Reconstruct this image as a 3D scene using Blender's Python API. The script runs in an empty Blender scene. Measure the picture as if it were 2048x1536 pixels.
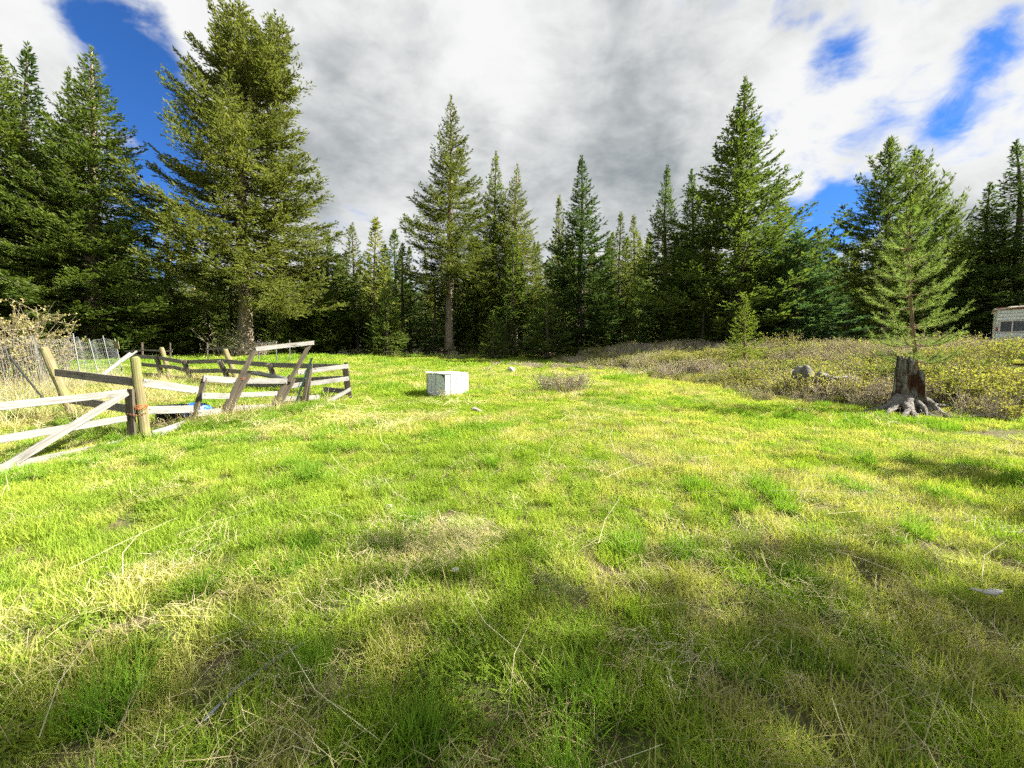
import bpy, math, random
import numpy as np
from mathutils import Vector, Matrix, Euler

R = math.radians
scene = bpy.context.scene
col = scene.collection

# ------------------------------------------------------------------ camera
F_PX, CX, CY = 750.0, 1024.0, 768.0          # focal length and centre in photograph pixels
PITCH = math.atan(52.0 / F_PX)
SLOPE = 0.044                                 # the meadow climbs gently away from the camera
EYE = 1.6
cam_d = bpy.data.cameras.new('camera')
cam_d.sensor_width = 36.0
cam_d.lens = F_PX / 2048 * 36
cam_d.clip_start = 0.05
cam_d.clip_end = 5000
cam = bpy.data.objects.new('camera', cam_d)
col.objects.link(cam)
cam.location = (0, 0, EYE)
cam.rotation_euler = (R(90) - PITCH, 0, 0)
scene.camera = cam

# ------------------------------------------------------------------ light
SUN_AZ = R(3)            # measured from +x towards +y: the sun stands to the right, a touch ahead
SUN_EL = R(40)
SUN_DIR = Vector((math.cos(SUN_EL) * math.cos(SUN_AZ), math.cos(SUN_EL) * math.sin(SUN_AZ), math.sin(SUN_EL)))
sun_d = bpy.data.lights.new('sun', 'SUN')
sun_d.energy = 4.3
sun_d.angle = R(0.53)
sun_d.color = (1.0, 0.93, 0.80)
sun = bpy.data.objects.new('sun', sun_d)
col.objects.link(sun)
sun.rotation_euler = SUN_DIR.to_track_quat('Z', 'Y').to_euler()

scene.view_settings.view_transform = 'Standard'
scene.view_settings.look = 'None'
scene.view_settings.gamma = 1.0
scene.view_settings.use_curve_mapping = False
scene.view_settings.exposure = 2.2
scene.render.engine = 'CYCLES'
scene.cycles.max_bounces = 5
scene.cycles.diffuse_bounces = 2
scene.cycles.glossy_bounces = 2
scene.cycles.transmission_bounces = 4
scene.cycles.transparent_max_bounces = 6
scene.cycles.use_denoising = False
scene.cycles.use_adaptive_sampling = True
scene.cycles.adaptive_threshold = 0.03
scene.cycles.use_light_tree = False
scene.render.film_transparent = False

_fw = Vector((0, math.cos(PITCH), -math.sin(PITCH)))
_up = Vector((0, math.sin(PITCH), math.cos(PITCH)))


def ray(px, py):
    return _fw + Vector(((px - CX) / F_PX, 0, 0)) + _up * ((CY - py) / F_PX)


class NT:
    """small helper to wire shader nodes"""
    def __init__(self, tree):
        self.t = tree
        self.t.nodes.clear()

    def n(self, kind, **kw):
        nd = self.t.nodes.new(kind)
        ins = kw.pop('ins', {})
        for k, v in kw.items():
            setattr(nd, k, v)
        for k, v in ins.items():
            sock = nd.inputs[k]
            if hasattr(v, 'node') and hasattr(v, 'is_output'):
                self.t.links.new(v, sock)
            else:
                sock.default_value = v
        return nd

    def math(self, op, a, b=0.0, c=None, clamp=False):
        ins = {0: a, 1: b}
        if c is not None:
            ins[2] = c
        return self.n('ShaderNodeMath', operation=op, use_clamp=clamp, ins=ins).outputs[0]

    def mix(self, f, a, b, blend='MIX'):
        nd = self.n('ShaderNodeMix', data_type='RGBA', blend_type=blend)
        for i, v in ((0, f), (6, a), (7, b)):
            if hasattr(v, 'node') and hasattr(v, 'is_output'):
                self.t.links.new(v, nd.inputs[i])
            else:
                nd.inputs[i].default_value = v if i == 0 else (*v, 1)
        return nd.outputs[2]

    def ramp(self, f, lo, hi, a=0.0, b=1.0, kind='SMOOTHSTEP'):
        return self.n('ShaderNodeMapRange', interpolation_type=kind, ins={0: f, 1: lo, 2: hi, 3: a, 4: b}).outputs[0]

    def noise(self, vec, scale, detail=4.0, rough=0.5, dist=0.0):
        return self.n('ShaderNodeTexNoise', ins={'Vector': vec, 'Scale': scale, 'Detail': detail,
                                                 'Roughness': rough, 'Distortion': dist}).outputs[0]


# sky: clear blue behind a broken deck of cloud, laid out on a level above the land
world = bpy.data.worlds.new('World')
scene.world = world
world.use_nodes = True
w = NT(world.node_tree)
sky = w.n('ShaderNodeTexSky', sky_type='NISHITA', sun_disc=False, sun_elevation=SUN_EL,
          sun_rotation=R(90) - SUN_AZ, altitude=900, air_density=1.0, dust_density=0.3, ozone_density=3.0)
tc = w.n('ShaderNodeTexCoord').outputs['Generated']
sep = w.n('ShaderNodeSeparateXYZ', ins={0: tc})
zz = w.math('ADD', w.math('MAXIMUM', sep.outputs[2], 0.0), 0.16)
u = w.math('DIVIDE', sep.outputs[0], zz)
v = w.math('DIVIDE', sep.outputs[1], zz)


def cloud_uv(au, av, rot):
    c, s = math.cos(rot), math.sin(rot)
    uu = w.math('ADD', w.math('MULTIPLY', u, c * au), w.math('MULTIPLY', v, s * au))
    vv = w.math('ADD', w.math('MULTIPLY', u, -s * av), w.math('MULTIPLY', v, c * av))
    return w.n('ShaderNodeCombineXYZ', ins={0: uu, 1: vv, 2: 0.0}).outputs[0]


def blob_sum(blobs):
    tot = None
    for px, py, deg, amt in blobs:
        d = ray(px, py).normalized()
        dot = w.n('ShaderNodeVectorMath', operation='DOT_PRODUCT', ins={0: tc, 1: d}).outputs['Value']
        b = w.ramp(dot, math.cos(R(deg)), 1.0, 0.0, amt)
        tot = b if tot is None else w.math('ADD', tot, b)
    return tot


big = w.noise(cloud_uv(1.0, 0.6, R(-12)), 1.0, 3.0, 0.5, 0.2)
fine = w.noise(cloud_uv(1.0, 0.62, R(-35)), 2.6, 6.0, 0.52, 0.25)
wisp = w.noise(cloud_uv(1.0, 0.40, R(-38)), 6.5, 4.0, 0.52, 0.3)
mp1 = w.n('ShaderNodeMapping', ins={'Vector': tc, 'Rotation': (0, R(38), 0), 'Scale': (.55, 1, 1.15)}).outputs[0]
mp2 = w.n('ShaderNodeMapping', ins={'Vector': tc, 'Rotation': (0, R(38), 0), 'Scale': (.50, 1, 1.35)}).outputs[0]
puff = w.noise(mp1, 7.0, 8.0, .60, .45)
puff2 = w.noise(mp2, 19.0, 6.0, .60, .5)
puff3 = w.noise(w.n('ShaderNodeMapping', ins={'Vector': tc, 'Location': (3, 1, 2), 'Scale': (.8, 1, 1.1)}).outputs[0], 4.5, 8.0, .58, .3)
# where the deck is open (blue) and where it is closed, as direction in the sky
gaps = blob_sum([(225, 10, 5, 0.34), (255, 90, 6, 0.36), (285, 180, 6.5, 0.36), (305, 270, 6.5, 0.36), (315, 360, 7, 0.36), (330, 450, 8, 0.36),
                 (360, 200, 5, 0.13), (390, 300, 5, 0.16),
                 (1598, 8, 3, 0.34), (1672, 58, 3.2, 0.23), (1682, 108, 3.5, 0.24), (2030, 55, 3.8, 0.23), (1985, 95, 3.2, 0.20),
                 (1935, 205, 3.0, 0.19), (1895, 240, 3.0, 0.21), (1855, 268, 3, 0.18), (1740, 265, 3.2, 0.24), (1700, 330, 4, 0.15), (1640, 450, 6, 0.30),
                 (1560, 470, 5, 0.20), (1720, 410, 5, 0.22), (690, 430, 5, 0.17)])
shut = blob_sum([(40, 120, 16, .15), (700, 150, 30, .16), (1150, 250, 34, .18), (420, 60, 8, .10)])
def cen_(n_, k):
    return w.math('MULTIPLY', w.math('SUBTRACT', n_, .5), k)


cov = w.math('ADD', w.math('ADD', cen_(big, .30), cen_(puff, 1.30)), w.math('ADD', cen_(puff2, .80), cen_(fine, .25)))
cov = w.math('SUBTRACT', w.math('ADD', w.math('ADD', cov, 0.72), shut), gaps)
mask = w.ramp(cov, 0.22, 0.76)
# thickness of the deck: thin white edges, grey bellies
belly = blob_sum([(1290, 190, 17, .15), (1240, 330, 15, .15), (850, 360, 20, .16), (700, 420, 14, .18), (1130, 60, 12, .08),
                  (1830, 330, 10, .06), (620, 250, 14, .10), (1000, 400, 14, .12)])
thin = blob_sum([(1900, 60, 22, .12), (1780, 250, 14, .18), (1420, 20, 10, .14), (930, 120, 12, .16), (1100, 60, 10, .16),
                 (760, 480, 8, .14), (150, 60, 14, .14), (1090, 260, 8, .12), (1650, 250, 10, .10)])
thick = w.math('ADD', w.math('ADD', cen_(puff3, 1.25), cen_(puff, .75)), w.math('ADD', cen_(puff2, .40), cen_(fine, .20)))
thick = w.math('SUBTRACT', w.math('ADD', w.math('ADD', thick, .34), belly), thin)
tone = w.ramp(thick, 0.04, 1.08)
CLOUD = 2.0
ccol = w.mix(tone, (1.02 * CLOUD, 1.03 * CLOUD, 1.02 * CLOUD), (.27 * CLOUD, .315 * CLOUD, .345 * CLOUD))
skyc = w.mix(1.0, sky.outputs[0], (0.112, 0.235, 0.40), 'MULTIPLY')
out = w.mix(mask, skyc, ccol)
bg = w.n('ShaderNodeBackground', ins={'Color': out, 'Strength': 0.1})
w.n('ShaderNodeOutputWorld', ins={'Surface': bg.outputs[0]})
world.cycles.sampling_method = 'MANUAL'
world.cycles.sample_map_resolution = 128


# ------------------------------------------------------------------ terrain
def sst(e0, e1, x):
    t = np.clip((np.asarray(x, float) - e0) / (e1 - e0), 0, 1)
    return t * t * (3 - 2 * t)


def bank(x, y):
    """distance into the shrub-covered bank on the right"""
    edge_x = np.interp(y, [4.0, 6.8, 8.2, 10.3, 13.8, 19.0, 30.0], [15.5, 9.4, 7.7, 6.5, 5.7, 5.2, 2.0])
    return x - edge_x + 0.35 * np.sin(y * 1.3) + 0.2 * np.sin(y * 3.1 + 1)


def ground(x, y):
    x = np.asarray(x, float)
    y = np.asarray(y, float)
    z = SLOPE * (np.clip(y, -80, 120))
    z = z + 1.05 * sst(0.2, 9.5, bank(x, y)) * sst(4.0, 11.0, y)
    z = z + 22.0 * sst(62.0, 230.0, y)                     # wooded rise behind the first trees
    z = z + 0.030 * np.sin(x * 1.1 + 0.6 * y) * np.sin(y * 0.9 + 1.3) + 0.016 * np.sin(x * 2.7 - y * 1.9)
    z = z + 0.22 * np.sin(x * .11 + 1.0) * np.sin(y * .09 + 2) * sst(18, 45, np.abs(y) + np.abs(x) * .5)
    return z


def gz(x, y):
    return float(ground(x, y))


cam.location.z = EYE + gz(0, 0)
CAM = cam.location.copy()


def at(px, py, Y):
    """the point at world distance Y that the photograph shows at pixel px, py"""
    d = ray(px, py)
    return CAM + d * (Y / d.y)


def hit(px, py):
    """where the sight line through a pixel meets the ground"""
    d = ray(px, py)
    t = 0.3
    for _ in range(6000):
        p = CAM + d * t
        if p.z <= gz(p.x, p.y):
            break
        t += 0.02 + t * 0.002
    return Vector((p.x, p.y, gz(p.x, p.y)))


def gx(px, Y):
    x = (px - CX) / F_PX * Y * (1.0 + 0.0)
    return x


# ------------------------------------------------------------------ materials
MATS = {}


def pos_vec(t, obj=False):
    if obj:
        return t.n('ShaderNodeTexCoord').outputs['Object']
    return t.n('ShaderNodeNewGeometry').outputs['Position']


def newmat(name):
    m = bpy.data.materials.new(name)
    m.use_nodes = True
    MATS[name] = m
    return m, NT(m.node_tree)


def finish(t, shader, disp=None):
    o = t.n('ShaderNodeOutputMaterial', ins={'Surface': shader})
    return o


def leafy(name, dark, mid, light, hue_scale=.35, transl=.3, spec=.08, rand_amt=.35, tipcol=None, fine_scale=3.0):
    m, t = newmat(name)
    p = pos_vec(t)
    rnd = t.n('ShaderNodeObjectInfo').outputs['Random']
    f = t.math('ADD', t.math('MULTIPLY', t.noise(p, hue_scale, 3.0, .6), .9),
               t.math('MULTIPLY', t.math('SUBTRACT', rnd, .5), rand_amt))
    f = t.math('ADD', f, t.math('MULTIPLY', t.math('SUBTRACT', t.noise(p, fine_scale, 2.0, .6), .5), .7))
    c = t.mix(t.ramp(f, .22, .5), dark, mid)
    c = t.mix(t.ramp(f, .5, .82), c, light)
    if tipcol:
        a = t.n('ShaderNodeAttribute', attribute_name='tip').outputs['Fac']
        c = t.mix(t.math('MULTIPLY', a, .75, clamp=True), c, tipcol)
    bs = t.n('ShaderNodeBsdfPrincipled', ins={'Base Color': c, 'Roughness': .7, 'Specular IOR Level': spec})
    tr = t.n('ShaderNodeBsdfTranslucent', ins={'Color': t.mix(1.0, c, (1.15, 1.2, .6), 'MULTIPLY')})
    mx = t.n('ShaderNodeMixShader', ins={0: transl, 1: bs.outputs[0], 2: tr.outputs[0]})
    finish(t, mx.outputs[0])
    return m


leafy('fir_needles', (.065, .105, .026), (.125, .175, .042), (.225, .27, .07), .5, .42)
leafy('fir_needles_dark', (.044, .080, .024), (.08, .13, .035), (.145, .20, .056), .5, .4)
leafy('fir_needles_olive', (.088, .112, .033), (.165, .19, .052), (.28, .29, .095), .45, .42)
leafy('fir_needles_blue', (.04, .082, .044), (.07, .135, .06), (.12, .19, .085), .5, .4)
leafy('young_needles', (.13, .18, .03), (.22, .28, .05), (.36, .40, .09), .8, .4)
leafy('pine_needles', (.12, .19, .055), (.21, .30, .095), (.36, .44, .18), 1.2, .38)
leafy('shrub_leaves', (.22, .235, .05), (.345, .35, .08), (.47, .455, .125), .5, .4, rand_amt=.5)
leafy('shrub_leaves_pale', (.24, .22, .09), (.36, .32, .14), (.48, .42, .20), .5, .35, rand_amt=.5)
leafy('broad_leaves', (.08, .14, .018), (.15, .22, .03), (.24, .30, .05), .8, .35)
leafy('grass_green', (.145, .26, .026), (.24, .36, .04), (.345, .42, .065), .45, .45, rand_amt=.45,
      tipcol=(.38, .47, .065), fine_scale=1.6)
leafy('grass_lush', (.09, .215, .02), (.15, .295, .03), (.24, .375, .045), .5, .45, rand_amt=.4,
      tipcol=(.30, .43, .055), fine_scale=1.6)
leafy('grass_yellow', (.28, .355, .06), (.39, .425, .095), (.51, .49, .165), .45, .42, rand_amt=.45,
      tipcol=(.52, .52, .16), fine_scale=1.6)
leafy('straw', (.34, .29, .13), (.48, .42, .22), (.60, .54, .32), .8, .25, rand_amt=.8)
leafy('straw_grey', (.34, .31, .20), (.47, .43, .30), (.62, .58, .44), .8, .2, rand_amt=.8)


def bark(name, a, b, scale=9.0, stretch=.18, bump=.8):
    m, t = newmat(name)
    p = pos_vec(t, True)
    mp = t.n('ShaderNodeMapping', ins={'Vector': p, 'Scale': (1, 1, stretch)}).outputs[0]
    n1 = t.noise(mp, scale, 6.0, .65, .4)
    n2 = t.noise(p, 1.3, 3.0, .5)
    c = t.mix(t.ramp(n1, .35, .65), a, b)
    c = t.mix(t.math('MULTIPLY', n2, .5), c, tuple(x * 1.35 for x in b))
    bp = t.n('ShaderNodeBump', ins={'Strength': bump, 'Distance': .04, 'Height': n1})
    bs = t.n('ShaderNodeBsdfPrincipled', ins={'Base Color': c, 'Roughness': .9, 'Specular IOR Level': .15, 'Normal': bp.outputs[0]})
    finish(t, bs.outputs[0])
    return m


bark('bark', (.09, .07, .05), (.27, .22, .17))
bark('bark_dark', (.045, .036, .03), (.13, .105, .085))
bark('bark_young', (.10, .07, .045), (.24, .17, .11), 30)
bark('twig', (.15, .12, .09), (.32, .27, .21), 20)
bark('twig_mauve', (.24, .20, .165), (.44, .385, .335), 20)
bark('limb', (.05, .042, .034), (.12, .10, .08), 20)


def wood(name, a, b, stain, grain=40.0, rough=.85, green=None, knots=.8):
    """weathered boards: grain runs along local x"""
    m, t = newmat(name)
    p = pos_vec(t, True)
    rnd = t.n('ShaderNodeObjectInfo').outputs['Random']
    off = t.n('ShaderNodeVectorMath', operation='ADD', ins={0: p, 1: t.n('ShaderNodeCombineXYZ', ins={
        0: t.math('MULTIPLY', rnd, 31.0), 1: t.math('MULTIPLY', rnd, 17.0), 2: 0.0}).outputs[0]}).outputs[0]
    mp = t.n('ShaderNodeMapping', ins={'Vector': off, 'Scale': (.045, 1, 1)}).outputs[0]
    g = t.noise(mp, grain, 5.0, .65, .6)
    s = t.noise(t.n('ShaderNodeMapping', ins={'Vector': off, 'Scale': (.35, 1, 1)}).outputs[0], 7.0, 5.0, .6, .4)
    c = t.mix(t.ramp(g, .33, .68), a, b)
    c = t.mix(t.ramp(s, .52, .76, 0, .8), c, stain)
    if green:
        c = t.mix(t.ramp(t.noise(off, 3.0, 4.0, .6), .42, .66, 0, .75), c, green)
    knot = t.n('ShaderNodeTexVoronoi', feature='F1', ins={'Vector': t.n('ShaderNodeMapping', ins={'Vector': off, 'Scale': (.6, 1, 1)}).outputs[0],
                                                          'Scale': 5.0}).outputs['Distance']
    c = t.mix(t.ramp(knot, .06, .13, knots, 0), c, tuple(x * .35 for x in a))
    bp = t.n('ShaderNodeBump', ins={'Strength': .5, 'Distance': .006, 'Height': g})
    bs = t.n('ShaderNodeBsdfPrincipled', ins={'Base Color': c, 'Roughness': rough, 'Specular IOR Level': .2, 'Normal': bp.outputs[0]})
    finish(t, bs.outputs[0])
    return m


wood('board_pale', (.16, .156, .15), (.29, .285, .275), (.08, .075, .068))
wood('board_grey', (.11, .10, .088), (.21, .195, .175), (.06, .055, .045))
wood('post_round', (.14, .12, .06), (.24, .21, .12), (.09, .07, .04), 30, green=(.16, .18, .06))
wood('post_square', (.045, .038, .028), (.11, .094, .07), (.025, .021, .016), 34)
wood('white_plank', (.50, .54, .545), (.56, .595, .60), (.40, .44, .44), 55, knots=0.0)
bark('root_wood', (.035, .03, .026), (.20, .19, .175), 17, .8, 1.0)
wood('dead_wood', (.14, .128, .118), (.32, .30, .28), (.07, .06, .05), 26)


def plain(name, c, rough=.6, metal=0.0, var=.15, scale=8.0, spec=.4):
    m, t = newmat(name)
    n = t.noise(pos_vec(t, True), scale, 5.0, .6)
    k = t.ramp(n, .3, .7)
    cc = t.mix(k, tuple(x * (1 - var) for x in c), tuple(min(1, x * (1 + var)) for x in c))
    bs = t.n('ShaderNodeBsdfPrincipled', ins={'Base Color': cc, 'Roughness': rough, 'Metallic': metal, 'Specular IOR Level': spec})
    finish(t, bs.outputs[0])
    return m


plain('galvanised', (.20, .21, .215), .5, .3, .15, 20)
plain('dark_steel', (.035, .038, .036), .6, .3)
plain('green_steel', (.03, .075, .05), .5, .2)
plain('orange_twine', (.55, .13, .04), .8)
plain('rust', (.20, .085, .05), .85)
plain('blue_plastic', (.008, .10, .36), .4, 0, .12)
plain('black_plastic', (.012, .012, .014), .6, 0, .2)
plain('red_trim', (.17, .035, .03), .6, 0, .3)
plain('roof_skin', (.50, .46, .40), .7, 0, .2, 5)
plain('aluminium', (.50, .49, .46), .45, .5, .15)
plain('rubber', (.02, .02, .021), .85)
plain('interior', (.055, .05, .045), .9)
plain('nail', (.62, .62, .60), .4, .7)
plain('grey_pipe', (.15, .16, .155), .6, 0, .2, 12)
plain('hay', (.48, .40, .24), .9, 0, .3, 30)

m, t = newmat('trailer_siding')
p = pos_vec(t, True)
st = t.noise(t.n('ShaderNodeMapping', ins={'Vector': p, 'Scale': (.35, 1, 3)}).outputs[0], 5.0, 6.0, .65, .5)
c = t.mix(t.ramp(st, .58, .80, 0, .6), (.60, .66, .65), (.25, .29, .28))
finish(t, t.n('ShaderNodeBsdfPrincipled', ins={'Base Color': c, 'Roughness': .5}).outputs[0])

m, t = newmat('window_glass')
gl = t.n('ShaderNodeBsdfGlossy', ins={'Color': (.9, .95, .95, 1), 'Roughness': .03})
tr = t.n('ShaderNodeBsdfTransparent', ins={'Color': (.72, .76, .75, 1)})
fr = t.n('ShaderNodeFresnel', ins={'IOR': 1.5})
finish(t, t.n('ShaderNodeMixShader', ins={0: fr.outputs[0], 1: tr.outputs[0], 2: gl.outputs[0]}).outputs[0])

m, t = newmat('rock')
p = pos_vec(t, True)
n1 = t.noise(p, 4.0, 8.0, .65)
n2 = t.noise(p, 1.7, 4.0, .6)
c = t.mix(t.ramp(n1, .3, .7), (.055, .054, .05), (.20, .195, .18))
c = t.mix(t.ramp(n2, .55, .7, 0, .7), c, (.22, .23, .16))
bp = t.n('ShaderNodeBump', ins={'Strength': .8, 'Distance': .03, 'Height': n1})
finish(t, t.n('ShaderNodeBsdfPrincipled', ins={'Base Color': c, 'Roughness': .9, 'Normal': bp.outputs[0]}).outputs[0])

m, t = newmat('white_stone')
p = pos_vec(t, True)
n1 = t.noise(p, 14.0, 6.0, .65)
c = t.mix(t.ramp(n1, .3, .7), (.26, .255, .245), (.50, .49, .475))
finish(t, t.n('ShaderNodeBsdfPrincipled', ins={'Base Color': c, 'Roughness': .85}).outputs[0])

m, t = newmat('stump_wood')
p = pos_vec(t, True)
mp = t.n('ShaderNodeMapping', ins={'Vector': p, 'Scale': (1, 1, .10)}).outputs[0]
g = t.noise(mp, 24.0, 6.0, .65, .5)
r_ = t.noise(t.n('ShaderNodeMapping', ins={'Vector': p, 'Scale': (1, 1, .45)}).outputs[0], 6.5, 4.0, .6, .3)
c = t.mix(t.ramp(g, .36, .64), (.03, .026, .022), (.22, .21, .195))
sx = t.n('ShaderNodeSeparateXYZ', ins={0: p})
hgt = t.math('MULTIPLY', t.ramp(sx.outputs[2], .22, .42), t.ramp(sx.outputs[2], .78, 1.05, 1, 0))
rot_m = t.math('MULTIPLY', t.ramp(r_, .44, .56), hgt)
rc = t.mix(t.ramp(g, .35, .7), (.018, .010, .007), (.085, .034, .018))
c = t.mix(rot_m, c, rc)
bp = t.n('ShaderNodeBump', ins={'Strength': 1.0, 'Distance': .05, 'Height': g})
finish(t, t.n('ShaderNodeBsdfPrincipled', ins={'Base Color': c, 'Roughness': .92, 'Specular IOR Level': .15, 'Normal': bp.outputs[0]}).outputs[0])

# soil and thatch under the grass
m, t = newmat('meadow_soil')
p = pos_vec(t)
n1 = t.noise(p, .7, 5.0, .6)
n2 = t.noise(p, 18.0, 6.0, .7)
n3 = t.noise(p, 3.0, 5.0, .65)
c = t.mix(t.ramp(n2, .3, .7), (.055, .045, .025), (.15, .125, .065))
c = t.mix(t.ramp(n3, .4, .62, 0, .65), c, (.07, .11, .022))
c = t.mix(t.ramp(n1, .52, .7, 0, .5), c, (.24, .20, .10))
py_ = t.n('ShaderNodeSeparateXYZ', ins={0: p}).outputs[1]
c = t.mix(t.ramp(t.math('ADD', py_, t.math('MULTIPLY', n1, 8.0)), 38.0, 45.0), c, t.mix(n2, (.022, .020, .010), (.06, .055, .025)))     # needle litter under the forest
bp = t.n('ShaderNodeBump', ins={'Strength': .9, 'Distance': .03, 'Height': n2})
finish(t, t.n('ShaderNodeBsdfPrincipled', ins={'Base Color': c, 'Roughness': .95, 'Specular IOR Level': .1, 'Normal': bp.outputs[0]}).outputs[0])


# ------------------------------------------------------------------ mesh helpers
def np_mesh(name, verts, faces, mats=None, fmat=None, smooth=False, attrs=None):
    """faces: list of (M,k) integer arrays"""
    me = bpy.data.meshes.new(name)
    verts = np.asarray(verts, np.float32).reshape(-1, 3)
    faces = [np.asarray(f, np.int32) for f in faces if len(f)]
    loops = np.concatenate([f.ravel() for f in faces])
    tot = np.concatenate([np.full(len(f), f.shape[1], np.int32) for f in faces])
    start = np.concatenate([[0], np.cumsum(tot)[:-1]]).astype(np.int32)
    me.vertices.add(len(verts))
    me.vertices.foreach_set('co', verts.ravel())
    me.loops.add(len(loops))
    me.loops.foreach_set('vertex_index', loops)
    me.polygons.add(len(tot))
    me.polygons.foreach_set('loop_start', start)
    me.polygons.foreach_set('loop_total', tot)
    if fmat is not None:
        me.polygons.foreach_set('material_index', np.asarray(fmat, np.int32))
    me.polygons.foreach_set('use_smooth', np.full(len(tot), smooth, bool))
    for mname in (mats or []):
        me.materials.append(MATS[mname])
    for an, av in (attrs or {}).items():
        at_ = me.attributes.new(an, 'FLOAT', 'POINT')
        at_.data.foreach_set('value', np.asarray(av, np.float32))
    me.update(calc_edges=True)
    return me


class MB:
    """collects shapes for one mesh"""
    def __init__(self):
        self.v, self.f4, self.f3, self.fn = [], [], [], []
        self.n = 0

    def add(self, verts, f4=(), f3=(), fn=()):
        o = self.n
        verts = np.asarray(verts, float).reshape(-1, 3)
        self.v.append(verts)
        self.n += len(verts)
        if len(f4):
            self.f4.append(np.asarray(f4) + o)
        if len(f3):
            self.f3.append(np.asarray(f3) + o)
        for f in fn:
            self.fn.append([i + o for i in f])

    def tube(self, path, rad, sides=6, cap=True, wob=0.0, rng=None):
        path = np.asarray(path, float)
        n = len(path)
        rad = np.broadcast_to(np.asarray(rad, float), (n,))
        tan = np.gradient(path, axis=0)
        tan /= np.linalg.norm(tan, axis=1, keepdims=True) + 1e-9
        ref = np.array([0, 0, 1.0]) if abs(tan[0][2]) < .9 else np.array([1.0, 0, 0])
        s1 = np.cross(tan, ref)
        s1 /= np.linalg.norm(s1, axis=1, keepdims=True) + 1e-9
        s2 = np.cross(tan, s1)
        a = np.arange(sides) * 2 * math.pi / sides
        rr = rad[:, None] * np.ones((1, sides))
        if wob and rng is not None:
            rr = rr * (1 + wob * rng.uniform(-1, 1, (n, sides)))
        v = path[:, None, :] + rr[:, :, None] * (np.cos(a)[None, :, None] * s1[:, None, :] + np.sin(a)[None, :, None] * s2[:, None, :])
        i = np.arange(n - 1)[:, None] * sides
        j = np.arange(sides)[None, :]
        k = (j + 1) % sides
        f = np.stack([i + j, i + k, i + sides + k, i + sides + j], -1).reshape(-1, 4)
        self.add(v, f, fn=[list(range(sides))[::-1], list(range((n - 1) * sides, n * sides))] if cap else ())

    def box(self, c, x, y, z):
        """centre and three half-extent vectors"""
        c, x, y, z = (np.asarray(q, float) for q in (c, x, y, z))
        v = [c + sx * x + sy * y + sz * z for sz in (-1, 1) for sy in (-1, 1) for sx in (-1, 1)]
        self.add(v, [(0, 2, 3, 1), (4, 5, 7, 6), (0, 1, 5, 4), (1, 3, 7, 5), (3, 2, 6, 7), (2, 0, 4, 6)])

    def mesh(self, name, mat, smooth=False):
        fl = [np.concatenate(q) for q in (self.f4, self.f3) if q]
        for f in self.fn:
            fl.append(np.asarray([f]))
        return np_mesh(name, np.concatenate(self.v), fl, [mat], smooth=smooth)


def merge_mesh(name, items, smooth=False):
    v, f4, fn, m4, mn, o = [], [], [], [], [], 0
    for i, (mb, _) in enumerate(items):
        if not mb.n:
            continue
        v.append(np.concatenate(mb.v))
        q = np.concatenate(mb.f4) + o
        f4.append(q)
        m4.append(np.full(len(q), i))
        for f in mb.fn:
            fn.append(np.asarray([f]) + o)
            mn.append([i])
        o += mb.n
    return np_mesh(name, np.concatenate(v), [np.concatenate(f4)] + fn, [m for _, m in items], np.concatenate(m4 + mn), smooth)


def tag(o, label=None, cat=None, group=None, kind=None):
    if label:
        o['label'] = label
    if cat:
        o['category'] = cat
    if group:
        o['group'] = group
    if kind:
        o['kind'] = kind
    return o


def obj(name, me, parent=None, loc=None):
    o = bpy.data.objects.new(name, me)
    col.objects.link(o)
    if parent is not None:
        o.parent = parent
    if loc is not None:
        o.location = loc
    return o


def empty(name, loc, label, cat, group=None):
    o = bpy.data.objects.new(name, None)
    col.objects.link(o)
    o.location = loc
    o.empty_display_size = .2
    tag(o, label, cat, group)
    return o


_rg = np.random.default_rng(5)


def board(name, p0, p1, wid, thick, mat, parent, face=None, over=0.0, bevel=.004):
    """a sawn board from p0 to p1; face: the direction its broad side looks to. Local x runs along the grain."""
    p0, p1 = Vector(p0), Vector(p1)
    x = (p1 - p0)
    L = x.length
    x.normalize()
    p0 = p0 - x * over
    L += 2 * over
    if face is None:
        face = Vector((0, 0, 1)).cross(x)
    n = Vector(face)
    n = (n - x * n.dot(x)).normalized()
    z = x.cross(n)
    hw, ht, b = wid / 2, thick / 2, bevel
    # slightly crooked outline: three stations along the length, chamfered edges
    st = [0, .34, .68, 1]
    prof = [(-hw, -ht + b), (-hw + b, -ht), (hw - b, -ht), (hw, -ht + b), (hw, ht - b), (hw - b, ht), (-hw + b, ht), (-hw, ht - b)]
    v = []
    for i, s in enumerate(st):
        j = _rg.normal(0, .0025 if 0 < i < 3 else .001, 2)
        for (a, c) in prof:
            skew = _rg.uniform(-.004, .004) if i in (0, 3) else 0
            v.append((s * L + skew, c + j[0], a + j[1]))
    f4 = []
    for i in range(3):
        for k in range(8):
            f4.append((i * 8 + k, i * 8 + (k + 1) % 8, i * 8 + 8 + (k + 1) % 8, i * 8 + 8 + k))
    mb = MB()
    mb.add(v, f4, fn=[list(range(8))[::-1], list(range(24, 32))])
    me = mb.mesh(name, mat)
    o = obj(name, me, parent)
    M = Matrix((x, n, -z)).transposed().to_4x4() if Matrix((x, n, -z)).determinant() > 0 else Matrix((x, n, z)).transposed().to_4x4()
    M.translation = p0 - (parent.location if parent else Vector())
    o.matrix_local = M
    return o


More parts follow.
